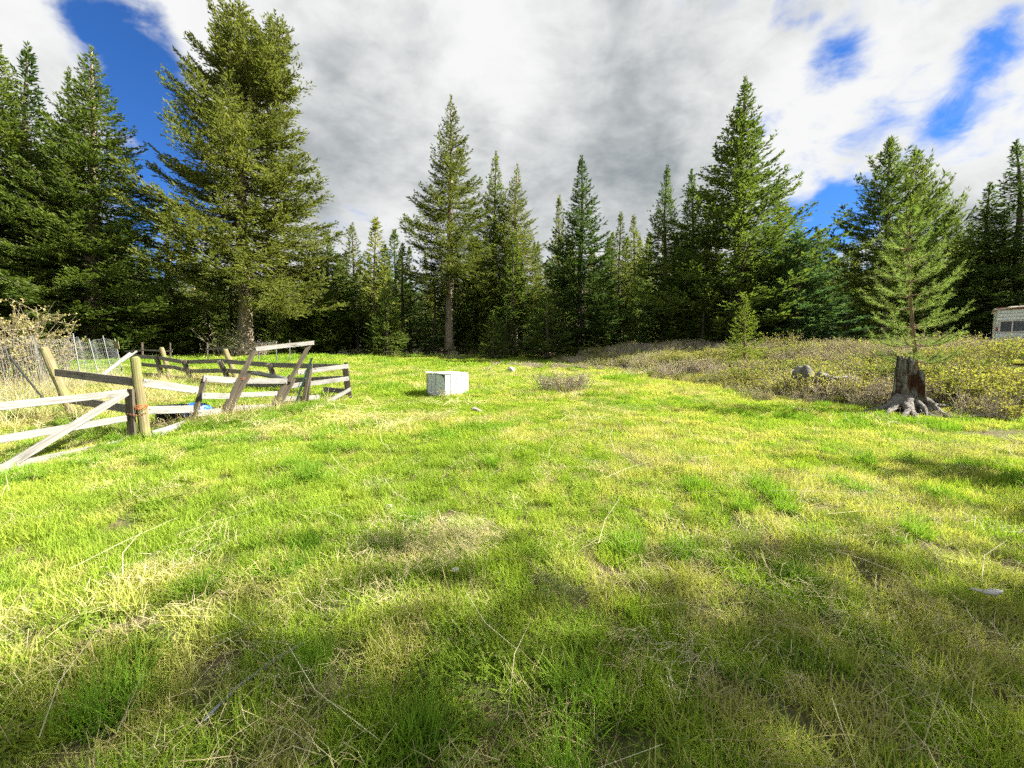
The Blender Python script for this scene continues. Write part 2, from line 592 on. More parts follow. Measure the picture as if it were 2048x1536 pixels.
def round_post(name, p0, p1, r0, r1, mat, parent, sides=14):
    p0, p1 = Vector(p0), Vector(p1)
    L = (p1 - p0).length
    x = (p1 - p0).normalized()
    mb = MB()
    n = 7
    path = [(L * i / (n - 1), _rg.normal(0, .003), _rg.normal(0, .003)) for i in range(n)]
    path.append((L + .006, 0, 0))
    rad = [r0 + (r1 - r0) * i / (n - 1) for i in range(n)] + [r1 * .86]
    mb.tube(path, rad, sides, True, .03, _rg)
    o = obj(name, mb.mesh(name, mat), parent)
    y = Vector((0, 1, 0))
    y = (y - x * y.dot(x)).normalized()
    z = x.cross(y)
    M = Matrix((x, y, z)).transposed().to_4x4()
    M.translation = p0 - (parent.location if parent else Vector())
    o.matrix_local = M
    return o


def part(name, mb, mat, parent, smooth=False):
    """mesh given in world coordinates, hung under its thing"""
    me = mb.mesh(name, mat, smooth)
    o = obj(name, me, parent)
    if parent is not None:
        o.location = -parent.location
    return o


# ------------------------------------------------------------------ ground sheet
def graded(lo, hi, fine_lo, fine_hi, step, grow=1.13):
    c = list(np.arange(fine_lo, fine_hi + 1e-6, step))
    s = step
    while c[-1] < hi:
        s *= grow
        c.append(c[-1] + s)
    s = step
    while c[0] > lo:
        s *= grow
        c.insert(0, c[0] - s)
    return np.array(c)


xs = graded(-1500, 1500, -24, 26, .35)
ys = graded(-300, 2500, -2, 46, .35)
X, Y = np.meshgrid(xs, ys)
Z = ground(X, Y)
nx, ny = len(xs), len(ys)
ii = (np.arange(ny - 1)[:, None] * nx + np.arange(nx - 1)[None, :])
gf = np.stack([ii, ii + 1, ii + nx + 1, ii + nx], -1).reshape(-1, 4)
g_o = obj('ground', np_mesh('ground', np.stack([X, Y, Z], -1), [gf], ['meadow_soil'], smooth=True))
tag(g_o, 'gently rising meadow soil and forest floor under the grass', kind='structure')


# ------------------------------------------------------------------ conifers
def unit(a):
    return a / (np.linalg.norm(a, axis=-1, keepdims=True) + 1e-9)


def conifer(seed, H, Rm, cb=.1, nb=170, pw=.8, el=(-10, 48), droop=.12, tip=.22, tsp=.2, ssp=.1, sl=.30, sw=.05,
            leaders=((0, 0, 1.0, 0.0),), irr=.22, fm='fir_needles', bm='bark', trunk_r=None, low=.55, dead=10, maxtw=1.4):
    """trunk and crown meshes. leaders: (dx, dy, share of height, height where it parts from the main stem)"""
    g = np.random.default_rng(seed)
    r0 = trunk_r or H * .015
    wd = MB()
    br = MB()
    nk = len(leaders)
    allf = []

    def axis(k, z):
        dx, dy, hf, z0 = leaders[k]
        q = sst(z0, min(1.0, z0 + .35), np.asarray(z) / H) if z0 > 0 else np.asarray(z) / H
        return np.stack([dx * q + .06 * np.sin(np.asarray(z) * .5 + seed), dy * q + .05 * np.cos(np.asarray(z) * .43 + seed), z], -1)

    for k in range(nk):
        dx, dy, hf, z0 = leaders[k]
        zt = np.linspace(z0 * H if k else -.3, H * hf * 1.012, 14)
        rr = r0 * np.clip(1 - zt / (H * hf * 1.02), .0, 1) ** .85 * (1.0 if k == 0 else .75) + .015
        if k == 0:
            rr = rr + r0 * .5 * np.exp(-np.clip(zt, 0, None) / (r0 * 2.2))
        wd.tube(axis(k, zt), rr, 10, True, .05, g)
        n_b = nb if nk == 1 else int(nb * (hf - max(z0, cb)) / (1 - cb) * (1 if k == 0 else .8))
        lo = max(cb, z0 + .05 if k else cb)
        uu = (np.arange(n_b) + g.uniform(0, 1, n_b)) / n_b
        t = lo + (hf * .99 - lo) * uu ** .92
        un = (t - cb) / (1 - cb) / (hf if nk > 1 else 1)
        un = np.clip(un, 0, 1)
        prof = (1 - un) ** pw * np.minimum(1, low + un * (1 - low) / .16)
        az = np.arange(n_b) * 2.39996 + g.normal(0, .35, n_b)
        clump = 1 + irr * (np.sin(az * 2 + t * 21 + seed) * .6 + np.sin(az + t * 47 + seed * 2.1) * .6)
        L = (Rm * prof * np.clip(clump, .62, 1.12) * g.uniform(.70, 1.0, n_b) + .18 * Rm ** .3 * (1 - .75 * un))
        e = np.radians(el[0] + (el[1] - el[0]) * un ** 1.25 + g.normal(0, 6, n_b))
        base = axis(k, t * H)
        rad = np.stack([np.cos(az), np.sin(az), np.zeros(n_b)], -1)

        def bp(i, s):
            s = np.asarray(s)
            Li = L[i]
            zz_ = Li * (s * np.sin(e[i]) - droop * np.sin(math.pi * s * .8) + tip * s ** 3)
            hh_ = Li * s * np.cos(e[i])
            bend = .06 * Li * np.sin(3 * s + az[i])
            p = base[i] + rad[i] * hh_[..., None]
            p[..., 2] += zz_
            p[..., 0] += -np.sin(az[i]) * bend
            p[..., 1] += np.cos(az[i]) * bend
            return p

        for i in range(n_b):
            if L[i] > .5:
                s_ = np.array([0, .35, .7, .95])
                br.tube(bp(np.full(4, i), s_), (r0 * .07 + L[i] * .006) * np.array([1, .75, .45, .15]), 3, False)
        ntw = np.maximum(4, (2 * L / tsp).astype(int))
        bi = np.repeat(np.arange(n_b), ntw)
        s = g.uniform(0, 1, len(bi)) ** .8
        s = .12 + .88 * s
        p = bp(bi, s)
        tan = unit(bp(bi, np.minimum(s + .03, 1.03)) - bp(bi, s - .03))
        lat = unit(np.cross(tan, np.array([0, 0, 1.0])))
        sg = np.where(g.uniform(0, 1, len(bi)) < .5, -1.0, 1.0)[:, None]
        fwd = (.55 + .5 * s)[:, None]
        dr = unit(tan * fwd + lat * sg * g.uniform(.35, .95, (len(bi), 1)) + np.array([0, 0, 1.0]) * g.normal(.02, .22, (len(bi), 1)))
        lt = np.clip(L[bi] * (.10 + .42 * (1 - s)), .16, maxtw) * g.uniform(.6, 1.25, len(bi))
        nsp = np.maximum(2, (lt / ssp).astype(int) + 1)
        ti = np.repeat(np.arange(len(bi)), nsp)
        q = g.uniform(0, 1, len(ti))
        P0 = p[ti] + dr[ti] * (lt[ti] * q)[:, None]
        P0[:, 2] -= .10 * lt[ti] * q * q
        side = np.cross(dr[ti], np.array([0, 0, 1.0]))
        d = unit(dr[ti] * .8 + side * g.uniform(-.9, .9, (len(ti), 1)) + g.normal(0, .22, (len(ti), 3)) + np.array([0, 0, .16]))
        ln = sl * g.uniform(.55, 1.25, len(ti))
        up = unit(np.array([0, 0, 1.0]) + g.normal(0, .75, (len(ti), 3)))
        wv = unit(np.cross(d, up)) * (sw * g.uniform(.7, 1.3, len(ti)))[:, None]
        a1 = P0 + d * (ln * .42)[:, None]
        K = np.stack([P0, a1 + wv, P0 + d * ln[:, None], a1 - wv], 1)
        allf.append(K.reshape(-1, 3))
        # leader shoot
        zt = H * hf + .02 * H - g.uniform(0, 1, 60) ** 1.3 * (.7 + .04 * H)
        P0 = axis(k, zt)
        a = g.uniform(0, 6.28, 60)
        d = unit(np.stack([np.cos(a), np.sin(a), g.uniform(1.0, 2.4, 60)], -1))
        wv = unit(np.cross(d, g.normal(0, 1, (60, 3)))) * sw
        ln = sl * 1.1
        allf.append(np.stack([P0, P0 + d * ln * .45 + wv, P0 + d * ln, P0 + d * ln * .45 - wv], 1).reshape(-1, 3))
    for i in range(dead):   # dead snags under the crown
        z = H * cb * g.uniform(.35, 1.05)
        a = g.uniform(0, 6.28)
        l = Rm * g.uniform(.15, .45)
        b = axis(0, np.array(z))
        dd = np.array([math.cos(a), math.sin(a), g.uniform(-.35, .1)])
        br.tube([b, b + dd * l * .5, b + dd * l + np.array([0, 0, -.08 * l])], [.025, .016, .006], 3, False)
    fv = np.concatenate(allf)
    ff = np.arange(len(fv)).reshape(-1, 4)
    crown = np_mesh('crown', fv, [ff], [fm])
    trunk = merge_mesh('trunk', [(wd, bm), (br, 'limb')], True)
    return {'H': H, 'R': Rm, 'trunk': trunk, 'crown': crown}


def plant(proto, name, x, y, h, r, lean=0.0, rot=0.0, label='', cat='tree', group=None, sink=.05):
    o = empty(name, (x, y, gz(x, y) - sink), label, cat, group)
    o.rotation_mode = 'XYZ'
    o.matrix_basis = (Matrix.Translation(o.location) @ Matrix.Rotation(lean, 4, 'Y') @ Matrix.Rotation(rot, 4, 'Z')
                      @ Matrix.Diagonal((r / proto['R'], r / proto['R'], h / proto['H'], 1)))
    obj('trunk', proto['trunk'], o)
    obj('crown', proto['crown'], o)
    return o


def plant_px(proto, name, bx, Yd, tx, ty, hw_px, label, rot=0.0, group=None):
    """tree at distance Yd whose foot shows at column bx and whose top shows at tx, ty"""
    x = at(bx, 690, Yd).x
    top = at(tx, ty, Yd)
    z0 = gz(x, Yd)
    h = top.z - z0
    return plant(proto, name, x, Yd, h / math.cos(math.atan2(top.x - x, h)), hw_px * (1.05 if proto is P['giant'] else 1.25 if proto in (P['dense'], P['open'], P['young']) else 1.0 if proto is P['bright'] else 1.6) * Yd / F_PX,
                 math.atan2(top.x - x, h), rot, label, 'tree', group)


P = {}
P['giant'] = conifer(11, 32, 8.2, cb=.17, nb=360, pw=.66, el=(-8, 34), droop=.10, tip=.20, tsp=.17, ssp=.092, sl=.23, sw=.044,
                     leaders=((-1.2, 0, 1.0, 0), (1.8, .5, .97, .68)), irr=.36, fm='fir_needles_olive', trunk_r=.52, low=.75, dead=6, maxtw=1.5)
P['open'] = conifer(22, 28, 4.9, cb=.23, nb=240, pw=.86, el=(-14, 50), droop=.10, tip=.26, tsp=.15, ssp=.09, sl=.22, sw=.036,
                    irr=.28, fm='fir_needles_olive', trunk_r=.36, dead=12)
P['dense'] = conifer(33, 26, 6.0, cb=.04, nb=380, pw=.84, el=(-8, 50), droop=.12, tip=.22, tsp=.165, ssp=.092, sl=.22, sw=.040,
                     irr=.14, fm='fir_needles', trunk_r=.42, dead=4, low=.8)
P['broad'] = conifer(44, 23, 5.6, cb=.05, nb=300, pw=.95, el=(-8, 56), droop=.10, tip=.30, tsp=.165, ssp=.092, sl=.22, sw=.038,
                     irr=.26, fm='fir_needles', trunk_r=.38, dead=6, low=.8)
P['narrow'] = conifer(55, 20, 4.4, cb=.08, nb=270, pw=1.0, el=(-12, 52), droop=.10, tip=.26, tsp=.17, ssp=.105, sl=.25, sw=.042,
                      irr=.22, fm='fir_needles', bm='bark_dark', trunk_r=.24)
P['narrow_dark'] = conifer(66, 20, 4.4, cb=.04, nb=290, pw=1.0, el=(-14, 50), droop=.12, tip=.24, tsp=.17, ssp=.105, sl=.25, sw=.042,
                           irr=.22, fm='fir_needles_dark', bm='bark_dark', trunk_r=.24)
P['thin'] = conifer(77, 19, 2.7, cb=.18, nb=170, pw=.9, el=(-12, 58), droop=.08, tip=.3, tsp=.17, ssp=.11, sl=.28, sw=.042,
                    irr=.3, fm='fir_needles_olive', bm='bark_dark', trunk_r=.16, dead=16)
P['pine'] = conifer(88, 18, 5.4, cb=.10, nb=170, pw=.72, el=(0, 62), droop=.06, tip=.42, tsp=.26, ssp=.10, sl=.38, sw=.038,
                    irr=.26, fm='fir_needles', trunk_r=.26, dead=8, low=.8, maxtw=1.0)
P['spruce'] = conifer(99, 11, 3.0, cb=.03, nb=170, pw=.9, el=(-16, 40), droop=.10, tip=.18, tsp=.15, ssp=.10, sl=.24, sw=.042,
                      irr=.10, fm='fir_needles_blue', bm='bark_dark', trunk_r=.17, dead=0, low=.9)
P['young'] = conifer(111, 6, 1.7, cb=.05, nb=110, pw=.95, el=(-4, 52), droop=.06, tip=.2, tsp=.12, ssp=.075, sl=.18, sw=.028,
                     irr=.15, fm='fir_needles', bm='bark_dark', trunk_r=.08, dead=0, low=.8)
P['back_a'] = conifer(122, 19, 2.9, cb=.12, nb=130, pw=1.0, el=(-10, 50), tsp=.24, ssp=.16, sl=.40, sw=.065, fm='fir_needles_olive', bm='bark', trunk_r=.2)
P['back_b'] = conifer(133, 18, 2.3, cb=.25, nb=110, pw=.95, el=(-10, 54), tsp=.24, ssp=.16, sl=.38, sw=.06, fm='fir_needles', bm='bark_dark', trunk_r=.18, dead=18)
P['back_c'] = conifer(144, 18, 3.1, cb=.06, nb=140, pw=1.0, el=(-12, 48), tsp=.25, ssp=.165, sl=.40, sw=.065, fm='fir_needles_dark', bm='bark_dark', trunk_r=.2)
P['bright'] = conifer(155, 3.0, .75, cb=.03, nb=95, pw=.75, el=(8, 62), droop=.0, tip=.15, tsp=.075, ssp=.05, sl=.10, sw=.014,
                      irr=.15, fm='young_needles', bm='bark_young', trunk_r=.04, dead=0, low=.85, maxtw=.4)

# the trees one can tell apart (foot column, distance, top pixel, half-width in pixels)
plant_px(P['dense'], 'fir_tree', -45, 27, -5, 100, 165, 'tall sunlit fir cut by the left edge of the picture', 1.0)
plant_px(P['narrow_dark'], 'fir_tree', 60, 31, 52, 100, 110, 'dark fir top showing between the two big firs at the far left', .4)
plant_px(P['dense'], 'fir_tree', 182, 29, 186, 106, 150, 'broad dense fir left of the giant tree, behind the wire fence', 2.4)
plant_px(P['narrow'], 'fir_tree', 120, 30, 138, 150, 75, 'slim fir whose tip rises beside the broad dense left fir', 5.0)
plant_px(P['giant'], 'fir_tree', 490, 34, 508, 6, 196, 'giant two-topped fir with thick bare trunk, tallest tree in view')
plant_px(P['open'], 'fir_tree', 898, 41, 903, 203, 98, 'tall open-crowned fir with pale bare trunk behind the white box', .6)
plant_px(P['narrow'], 'fir_tree', 985, 46, 992, 312, 66, 'narrow fir just right of the open-crowned fir', 1.1)
plant_px(P['open'], 'fir_tree', 1028, 45, 1033, 336, 74, 'fir with dark straight trunk, second right of the open-crowned fir', 2.2)
plant_px(P['thin'], 'fir_tree', 1112, 41, 1119, 398, 34, 'thin pole-like fir left of the pointed dark fir', .3)
plant_px(P['narrow_dark'], 'fir_tree', 1160, 36, 1164, 320, 78, 'dark pointed fir rising alone in the middle of the forest edge', 3.0)
plant_px(P['thin'], 'fir_tree', 1238, 44, 1240, 430, 36, 'slim fir right of the pointed dark fir, left of its paler twin', 1.4)
plant_px(P['thin'], 'fir_tree', 1270, 47, 1268, 434, 36, 'pale slim fir just left of the near-black fir', 4.0)
plant_px(P['narrow_dark'], 'fir_tree', 1326, 33, 1333, 338, 62, 'near-black fir standing left of the broad pyramid fir', 5.2)
plant_px(P['narrow_dark'], 'fir_tree', 1388, 32, 1384, 346, 68, 'dark fir leaning into the left side of the broad pyramid fir', .9)
plant_px(P['broad'], 'fir_tree', 1470, 29, 1487, 168, 135, 'broad pyramid fir right of centre with sharp tip against cloud', 1.9)
plant_px(P['narrow'], 'fir_tree', 1560, 31, 1556, 372, 82, 'fir on the right shoulder of the broad pyramid fir', 2.9)
plant_px(P['spruce'], 'spruce_tree', 1592, 25, 1596, 468, 76, 'low blue-green spruce with level branches down to the shrubs', .2)
plant_px(P['narrow'], 'fir_tree', 1655, 34, 1634, 458, 58, 'olive fir between the blue-green spruce and the twin pines', 3.6)
plant_px(P['pine'], 'pine_tree', 1765, 28, 1781, 283, 92, 'taller of the two tufted pines behind the young pine', .5)
plant_px(P['pine'], 'pine_tree', 1842, 29, 1831, 304, 76, 'shorter right-hand one of the twin tufted pines', 3.1)
plant_px(P['narrow'], 'fir_tree', 1918, 33, 1916, 440, 70, 'pale fir between the twin pines and the right edge', 2.0)
plant_px(P['narrow_dark'], 'fir_tree', 1975, 25, 1977, 372, 82, 'dark fir behind the trailer roof, left of the tallest right one', 4.4)
plant_px(P['narrow_dark'], 'fir_tree', 2040, 24, 2036, 288, 92, 'tall dark fir above the trailer at the right edge', 1.2)
plant_px(P['narrow'], 'fir_tree', 655, 43, 655, 470, 78, 'sunlit fir half hidden behind the right of the giant tree', .8)
plant_px(P['back_a'], 'fir_tree', 338, 42, 336, 425, 70, 'pale fir in the gap between dense left fir and giant tree', .8)
plant_px(P['thin'], 'fir_tree', 705, 52, 706, 452, 40, 'slim grey-green fir right of the giant tree', .2)
plant_px(P['back_a'], 'fir_tree', 748, 50, 751, 443, 48, 'fir with bare pale stem midway between giant and open-crowned fir', 4.1)
plant_px(P['back_c'], 'fir_tree', 792, 54, 790, 466, 44, 'fir peeping out left of the open-crowned fir', 2.6)
plant_px(P['young'], 'fir_tree', 985, 33, 988, 622, 36, 'small fir in the shade below the open-crowned fir', 2.6)
plant_px(P['young'], 'fir_tree', 1095, 32, 1096, 586, 56, 'bushy small dark fir behind the brown bush', 1.6)
plant_px(P['young'], 'fir_tree', 1190, 34, 1191, 628, 30, 'small dark fir right of the bushy small dark one', 3.6)
plant_px(P['young'], 'fir_tree', 556, 36, 553, 612, 38, 'small bright fir just right of the giant trunk', .6)
plant_px(P['young'], 'fir_tree', 640, 39, 640, 590, 48, 'small fir in front of the half-hidden sunlit fir', 5.6)
plant_px(P['young'], 'fir_tree', 775, 37, 776, 560, 42, 'young fir left of the pale bare trunk', .1)
plant_px(P['bright'], 'fir_sapling', 1493, 17, 1494, 596, 36, 'bright green little fir alone among the shrubs')
plant_px(P['young'], 'fir_tree', 1405, 27, 1405, 610, 44, 'small fir at the foot of the broad pyramid fir', 4.6)
plant_px(P['young'], 'fir_tree', 1690, 27, 1692, 560, 52, 'young fir in front of the twin pines, left side', 2.6)
plant_px(P['young'], 'fir_tree', 1900, 26, 1900, 560, 60, 'young fir left of the trailer', 2.2)
plant_px(P['young'], 'fir_tree', 330, 36, 332, 560, 60, 'young fir between dense left fir and giant tree', 1.2)

# the forest behind: individuals in depth
g = np.random.default_rng(404)
done = []
kinds = (('back_a', 'olive fir standing deep in the forest behind the front trees', 'firs deep in the forest, olive'),
         ('back_b', 'bare-stemmed fir standing deep in the forest behind the front trees', 'firs deep in the forest, bare-stemmed'),
         ('back_c', 'dark full fir standing deep in the forest behind the front trees', 'firs deep in the forest, dark'))
tries = 0
while len(done) < 215 and tries < 6000:
    tries += 1
    yb = 40 + 46 * g.uniform(0, 1) ** 1.3
    xb = g.uniform(-1.5, 1.5) * yb
    if any((xb - a) ** 2 + (yb - b) ** 2 < (2.6 if yb > 48 else 2.2) ** 2 for a, b in done):
        continue
    px = CX + xb / yb * F_PX
    # skyline the front trees leave open
    lim = np.interp(px, [-200, 300, 420, 650, 700, 800, 1000, 1100, 1300, 1560, 1640, 1760, 1880, 2300],
                    [330, 460, 480, 500, 505, 490, 470, 470, 470, 480, 500, 480, 470, 440]) + g.uniform(0, 60)
    k = int(g.integers(0, 3))
    h = at(px, lim, yb).z - gz(xb, yb)
    h = min(h, 23 * g.uniform(.85, 1.1))
    if h < 6:
        continue
    done.append((xb, yb))
    pr = P[kinds[k][0]]
    plant(pr, 'forest_fir', xb, yb, h, pr['R'] * (h / pr['H']) ** .6 * g.uniform(1.15, 1.65), g.normal(0, .012), g.uniform(0, 6.28),
          kinds[k][1], 'tree', kinds[k][2])
# shaded young firs along the forest edge
for i in range(84):
    yb = g.uniform(37, 54)
    px = g.uniform(-60, 2100)
    if 430 < px < 560 and yb < 38:
        continue
    xb = (px - CX) / F_PX * yb
    h = g.uniform(2.4, 9.0)
    plant(P['young'], 'understorey_fir', xb, yb, h, 1.1 + h * .22, 0, g.uniform(0, 6.28), 'young fir filling the shade under the forest trees', 'tree',
          'young firs under the forest')

# trees out of the picture on the right whose shade falls across the foreground
P['sparse'] = conifer(166, 17, 5.2, cb=.2, nb=105, pw=.8, el=(-6, 50), droop=.08, tip=.3, tsp=.32, ssp=.12, sl=.30, sw=.055,
                      irr=.35, fm='fir_needles', trunk_r=.2, dead=8, low=.8)
plant(P['sparse'], 'fir_tree', 14.7, 1.0, 17.0, 5.2, 0, .3, 'tall sparse fir out of the picture on the right, shading the near grass', 'tree')
plant(P['sparse'], 'fir_tree', 20.8, 2.8, 20.0, 2.0, 0, 2.0, 'slender fir out of the picture on the far right', 'tree')
plant(P['sparse'], 'fir_tree', 13.0, -1.6, 14.0, 4.0, 0, 4.0, 'lower sparse fir out of the picture behind the camera on the right', 'tree')

# forest on the rise behind, too far to tell the trees apart
far_kinds = bpy.data.collections.new('far_tree_kind')
for i, k in enumerate(('back_a', 'back_b', 'back_c')):
    far_kinds.objects.link(bpy.data.objects.new('far_tree_kind_%02d' % i, P[k]['crown']))

# ------------------------------------------------------------------ corral fences and gates
def foot(px, py, Y, drop=.12):
    p = at(px, py, Y)
    return p


FN = Vector((.95, -.28, 0))      # the broad sides of the collapsing fence look to the right


def nails(parent, pts, n=(.95, -.28, 0)):
    for q in pts:
        mb = MB()
        q = Vector(q)
        nn = Vector(n).normalized()
        mb.tube([q - nn * .01, q + nn * .012, q + nn * .016], [.011, .011, .005], 6)
        part('nail_head', mb, 'nail', parent)


# left gate, nearest the camera
gate = empty('board_gate', hit(262, 868), 'pale board gate with long diagonal brace at the left edge', 'gate')


def gate_line(y_l, y_r, x_r=252, Yr=5.95, Yl=4.55, ext=1.35):
    a = at(0, y_l, Yl)
    b = at(x_r, y_r, Yr)
    return a + (a - b) * (ext - 1.0) * 1.6, b


for yl, yr in ((813, 785), (879, 837), (936, 884)):
    a, b = gate_line(yl, yr)
    board('rail', a, b, .098, .032, 'board_pale', gate, (1, .05, 0))
a = at(0, 938, 4.55) + Vector((.034, 0, 0))
b = at(250, 785, 5.95) + Vector((.034, 0, 0))
board('brace', a + (a - b) * .3, b, .10, .030, 'board_pale', gate, (1, .05, 0))
p0, p1 = at(265, 873, 6.02), at(259, 778, 6.02)
board('stile', p0, p1, .115, .05, 'post_square', gate, (.1, -1, 0))
a, _ = gate_line(813, 785)
b, _ = gate_line(941, 889)
board('stile', b, a + Vector((0, 0, .06)), .10, .045, 'post_square', gate, (.1, -1, 0))
mb = MB()                                       # rusty chain between gate and post
pa, pb = at(256, 828, 5.98), at(292, 826, 6.05)
for i in range(13):
    q = pa.lerp(pb, i / 12.0) - Vector((0, 0, .035 * math.sin(math.pi * i / 12)))
    ang = (i % 2) * math.pi / 2
    pth = [q + Vector((.018 * math.cos(s), .011 * math.sin(s) * math.cos(ang), .011 * math.sin(s) * math.sin(ang))) for s in np.linspace(0, 2 * math.pi, 9)]
    mb.tube(pth, .0045, 4, False)
part('chain', mb, 'rust', gate)

# front run of the corral
fence = empty('corral_fence', hit(290, 876), 'collapsing board corral fence with leaning posts and a raised top beam', 'fence')
P1b, P1t = at(155, 850, 7.55), at(88, 697, 7.75)
round_post('post', P1b, P1t, .078, .070, 'post_round', fence)
P2b, P2t = at(292, 882, 6.12), at(270, 717, 6.18)
round_post('post', P2b, P2t, .073, .062, 'post_round', fence)
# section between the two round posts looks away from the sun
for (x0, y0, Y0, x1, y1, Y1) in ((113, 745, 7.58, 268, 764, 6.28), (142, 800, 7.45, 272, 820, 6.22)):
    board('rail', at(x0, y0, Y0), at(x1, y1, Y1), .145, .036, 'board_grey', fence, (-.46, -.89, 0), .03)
# square posts leaning along the run
post_px = [((382, 853, 7.05), (411, 753, 7.42)), ((436, 845, 7.45), (513, 693, 8.35)), ((447, 843, 7.52), (498, 748, 8.05)),
           ((533, 828, 8.35), (582, 751, 8.82)), ((549, 825, 8.42), (588, 758, 8.85)), ((578, 764, 8.72), (619, 690, 9.25)),
           ((604, 820, 8.95), (619, 738, 9.2)), ((612, 818, 9.02), (622, 728, 9.3))]
for i, (a, b) in enumerate(post_px):
    board('post', at(*a), at(*b), .09 if i not in (6, 7) else .075, .05, 'post_square', fence, (.1, -1, 0))
board('top_beam', at(511, 699, 8.30), at(627, 686, 9.30), .085, .06, 'board_pale', fence, (.9, -.4, 0))
board('top_cap', at(511, 694.5, 8.33), at(627, 682, 9.33), .10, .02, 'board_grey', fence, (0, 0, 1))
front_rails = [  # px, py, distance at both ends, board width
    (283, 765, 6.18, 394, 781, 7.10, .135), (291, 821, 6.22, 384, 818, 7.02, .135), (302, 869, 6.20, 376, 846, 7.0, .125),
    (404, 757, 7.35, 470, 761, 7.92, .13), (402, 792, 7.22, 457, 792, 7.72, .12), (393, 827, 7.12, 440, 822, 7.55, .12),
    (484, 762, 8.02, 573, 762, 8.72, .125), (474, 790, 7.82, 553, 787, 8.58, .105), (456, 817, 7.66, 536, 813, 8.42, .105)]
for (x0, y0, Y0, x1, y1, Y1, wd_) in front_rails:
    board('rail', at(x0, y0, Y0) + FN * .02, at(x1, y1, Y1) + FN * .02, wd_, .036, 'board_pale', fence, FN)
    q0, q1 = at(x0, y0, Y0) + FN * .04, at(x1, y1, Y1) + FN * .04
    dd = (q1 - q0).normalized()
    nails(fence, [q0 + dd * .05 + Vector((0, 0, .03)), q1 - dd * .05 - Vector((0, 0, .03))])
mb = MB()       # orange baling twine wound round the second post, rusty chain on the tall post
c0 = at(283, 813, 6.10)
for k in range(3):
    zz_ = (k - 1) * .014
    mb.tube([c0 + Vector((.082 * math.cos(s), .082 * math.sin(s), zz_ + .018 * math.sin(s * 1.0 + k))) for s in np.linspace(0, 6.4, 22)], .005, 4, False)
mb.tube([c0 + Vector((.08, -.03, 0)), c0 + Vector((.13, -.05, .05)), c0 + Vector((.16, -.05, -.02))], .004, 4, False)
part('twine', mb, 'orange_twine', fence)
mb = MB()
c0 = at(486, 757, 8.0)
for k in range(3):
    mb.tube([c0 + Vector((.075 * math.cos(s), .075 * math.sin(s), (k - 1) * .016 + .012 * math.sin(2 * s + k))) for s in np.linspace(0, 6.4, 20)], .007, 4, False)
part('chain', mb, 'rust', fence)

# far gate of the corral
g2 = empty('board_gate', hit(697, 797), 'small sagging board gate beside the white box end of the corral', 'gate')
for (x0, y0, Y0, x1, y1, Y1) in ((592, 745, 9.0, 694, 732, 10.25), (577, 772, 8.85, 694, 757, 10.2), (563, 798, 8.75, 635, 794, 9.6)):
    board('rail', at(x0, y0, Y0) + FN * .05, at(x1, y1, Y1) + FN * .05, .115, .032, 'board_pale', g2, FN)
board('brace', at(637, 811, 9.5) + FN * .085, at(696, 778, 10.22) + FN * .085, .10, .03, 'board_pale', g2, FN)
board('stile', at(701, 800, 10.3), at(692, 725, 10.34), .09, .045, 'post_square', g2, (.2, -1, 0))
board('stile', at(695, 790, 10.42), at(687, 736, 10.42), .08, .04, 'post_square', g2, (.2, -1, 0))
nails(g2, [at(690, 733, 10.2) + FN * .07, at(691, 757, 10.15) + FN * .07, at(600, 744, 9.05) + FN * .07, at(600, 769, 9.05) + FN * .07])

# green steel post leaning on the far gate
tp = empty('steel_post', hit(581, 820), 'dark green steel fence post leaning among the gate boards', 'post')
a, b = at(581, 822, 8.7), at(619, 716, 9.3)
off = FN * .07
mb = MB()
ax = (b - a).normalized()
s1 = ax.cross(Vector((0, 1, 0))).normalized()
mb.box((a + b) / 2 + off, (b - a) / 2, s1 * .022, FN.normalized() * .004)
mb.box((a + b) / 2 + off + FN.normalized() * .018, (b - a) / 2, s1 * .004, FN.normalized() * .014)
part('shaft', mb, 'green_steel', tp)
for i in range(14):
    mb = MB()
    mb.box(a.lerp(b, .12 + i * .06) + off + FN.normalized() * .034, ax * .008, s1 * .012, FN.normalized() * .006)
    part('stud', mb, 'galvanised' if i % 4 == 0 else 'green_steel', tp)

# back run of the corral
bf = empty('corral_fence', hit(384, 768), 'weathered back fence of the corral with sagging rails and crooked posts', 'fence')
BY = lambda px: float(np.interp(px, [250, 322, 384, 462, 556, 690], [17.0, 15.6, 14.4, 13.0, 12.0, 10.7]))
for (x0, y0, x1, y1) in ((311, 712, 323, 764), (364, 719, 385, 771), (437, 721, 464, 781), (535, 727, 562, 788)):
    for k in (0, 1):
        dx = 5 * k
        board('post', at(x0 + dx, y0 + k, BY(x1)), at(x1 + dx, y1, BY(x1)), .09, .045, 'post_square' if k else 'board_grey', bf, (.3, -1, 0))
for (x0, y0, x1, y1) in ((323, 696, 342, 762), (450, 699, 477, 768)):
    round_post('post', at(x1, y1, BY(x1) + .4), at(x0, y0, BY(x1) + .4), .085, .08, 'post_round', bf)
runs = [[(262, 712), (315, 715), (367, 724), (441, 722), (540, 730), (692, 734)],
        [(285, 729), (350, 735), (380, 742), (452, 741), (517, 747), (570, 758)],
        [(284, 748), (321, 751), (386, 760), (420, 761)], [(480, 769), (562, 772), (640, 764)], [(650, 779), (690, 782)], [(588, 760), (690, 757)]]
for rr_ in runs:
    for (a, b) in zip(rr_[:-1], rr_[1:]):
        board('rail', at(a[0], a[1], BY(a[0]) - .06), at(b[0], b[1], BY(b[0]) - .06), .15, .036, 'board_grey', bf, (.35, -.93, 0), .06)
board('fallen_rail', at(505, 744, 12.3), at(585, 760, 11.4), .12, .03, 'board_pale', bf, (.35, -.6, .6))
nails(bf, [at(365, 720.5, 14.2), at(440, 722, 12.8)], (.3, -.9, 0))

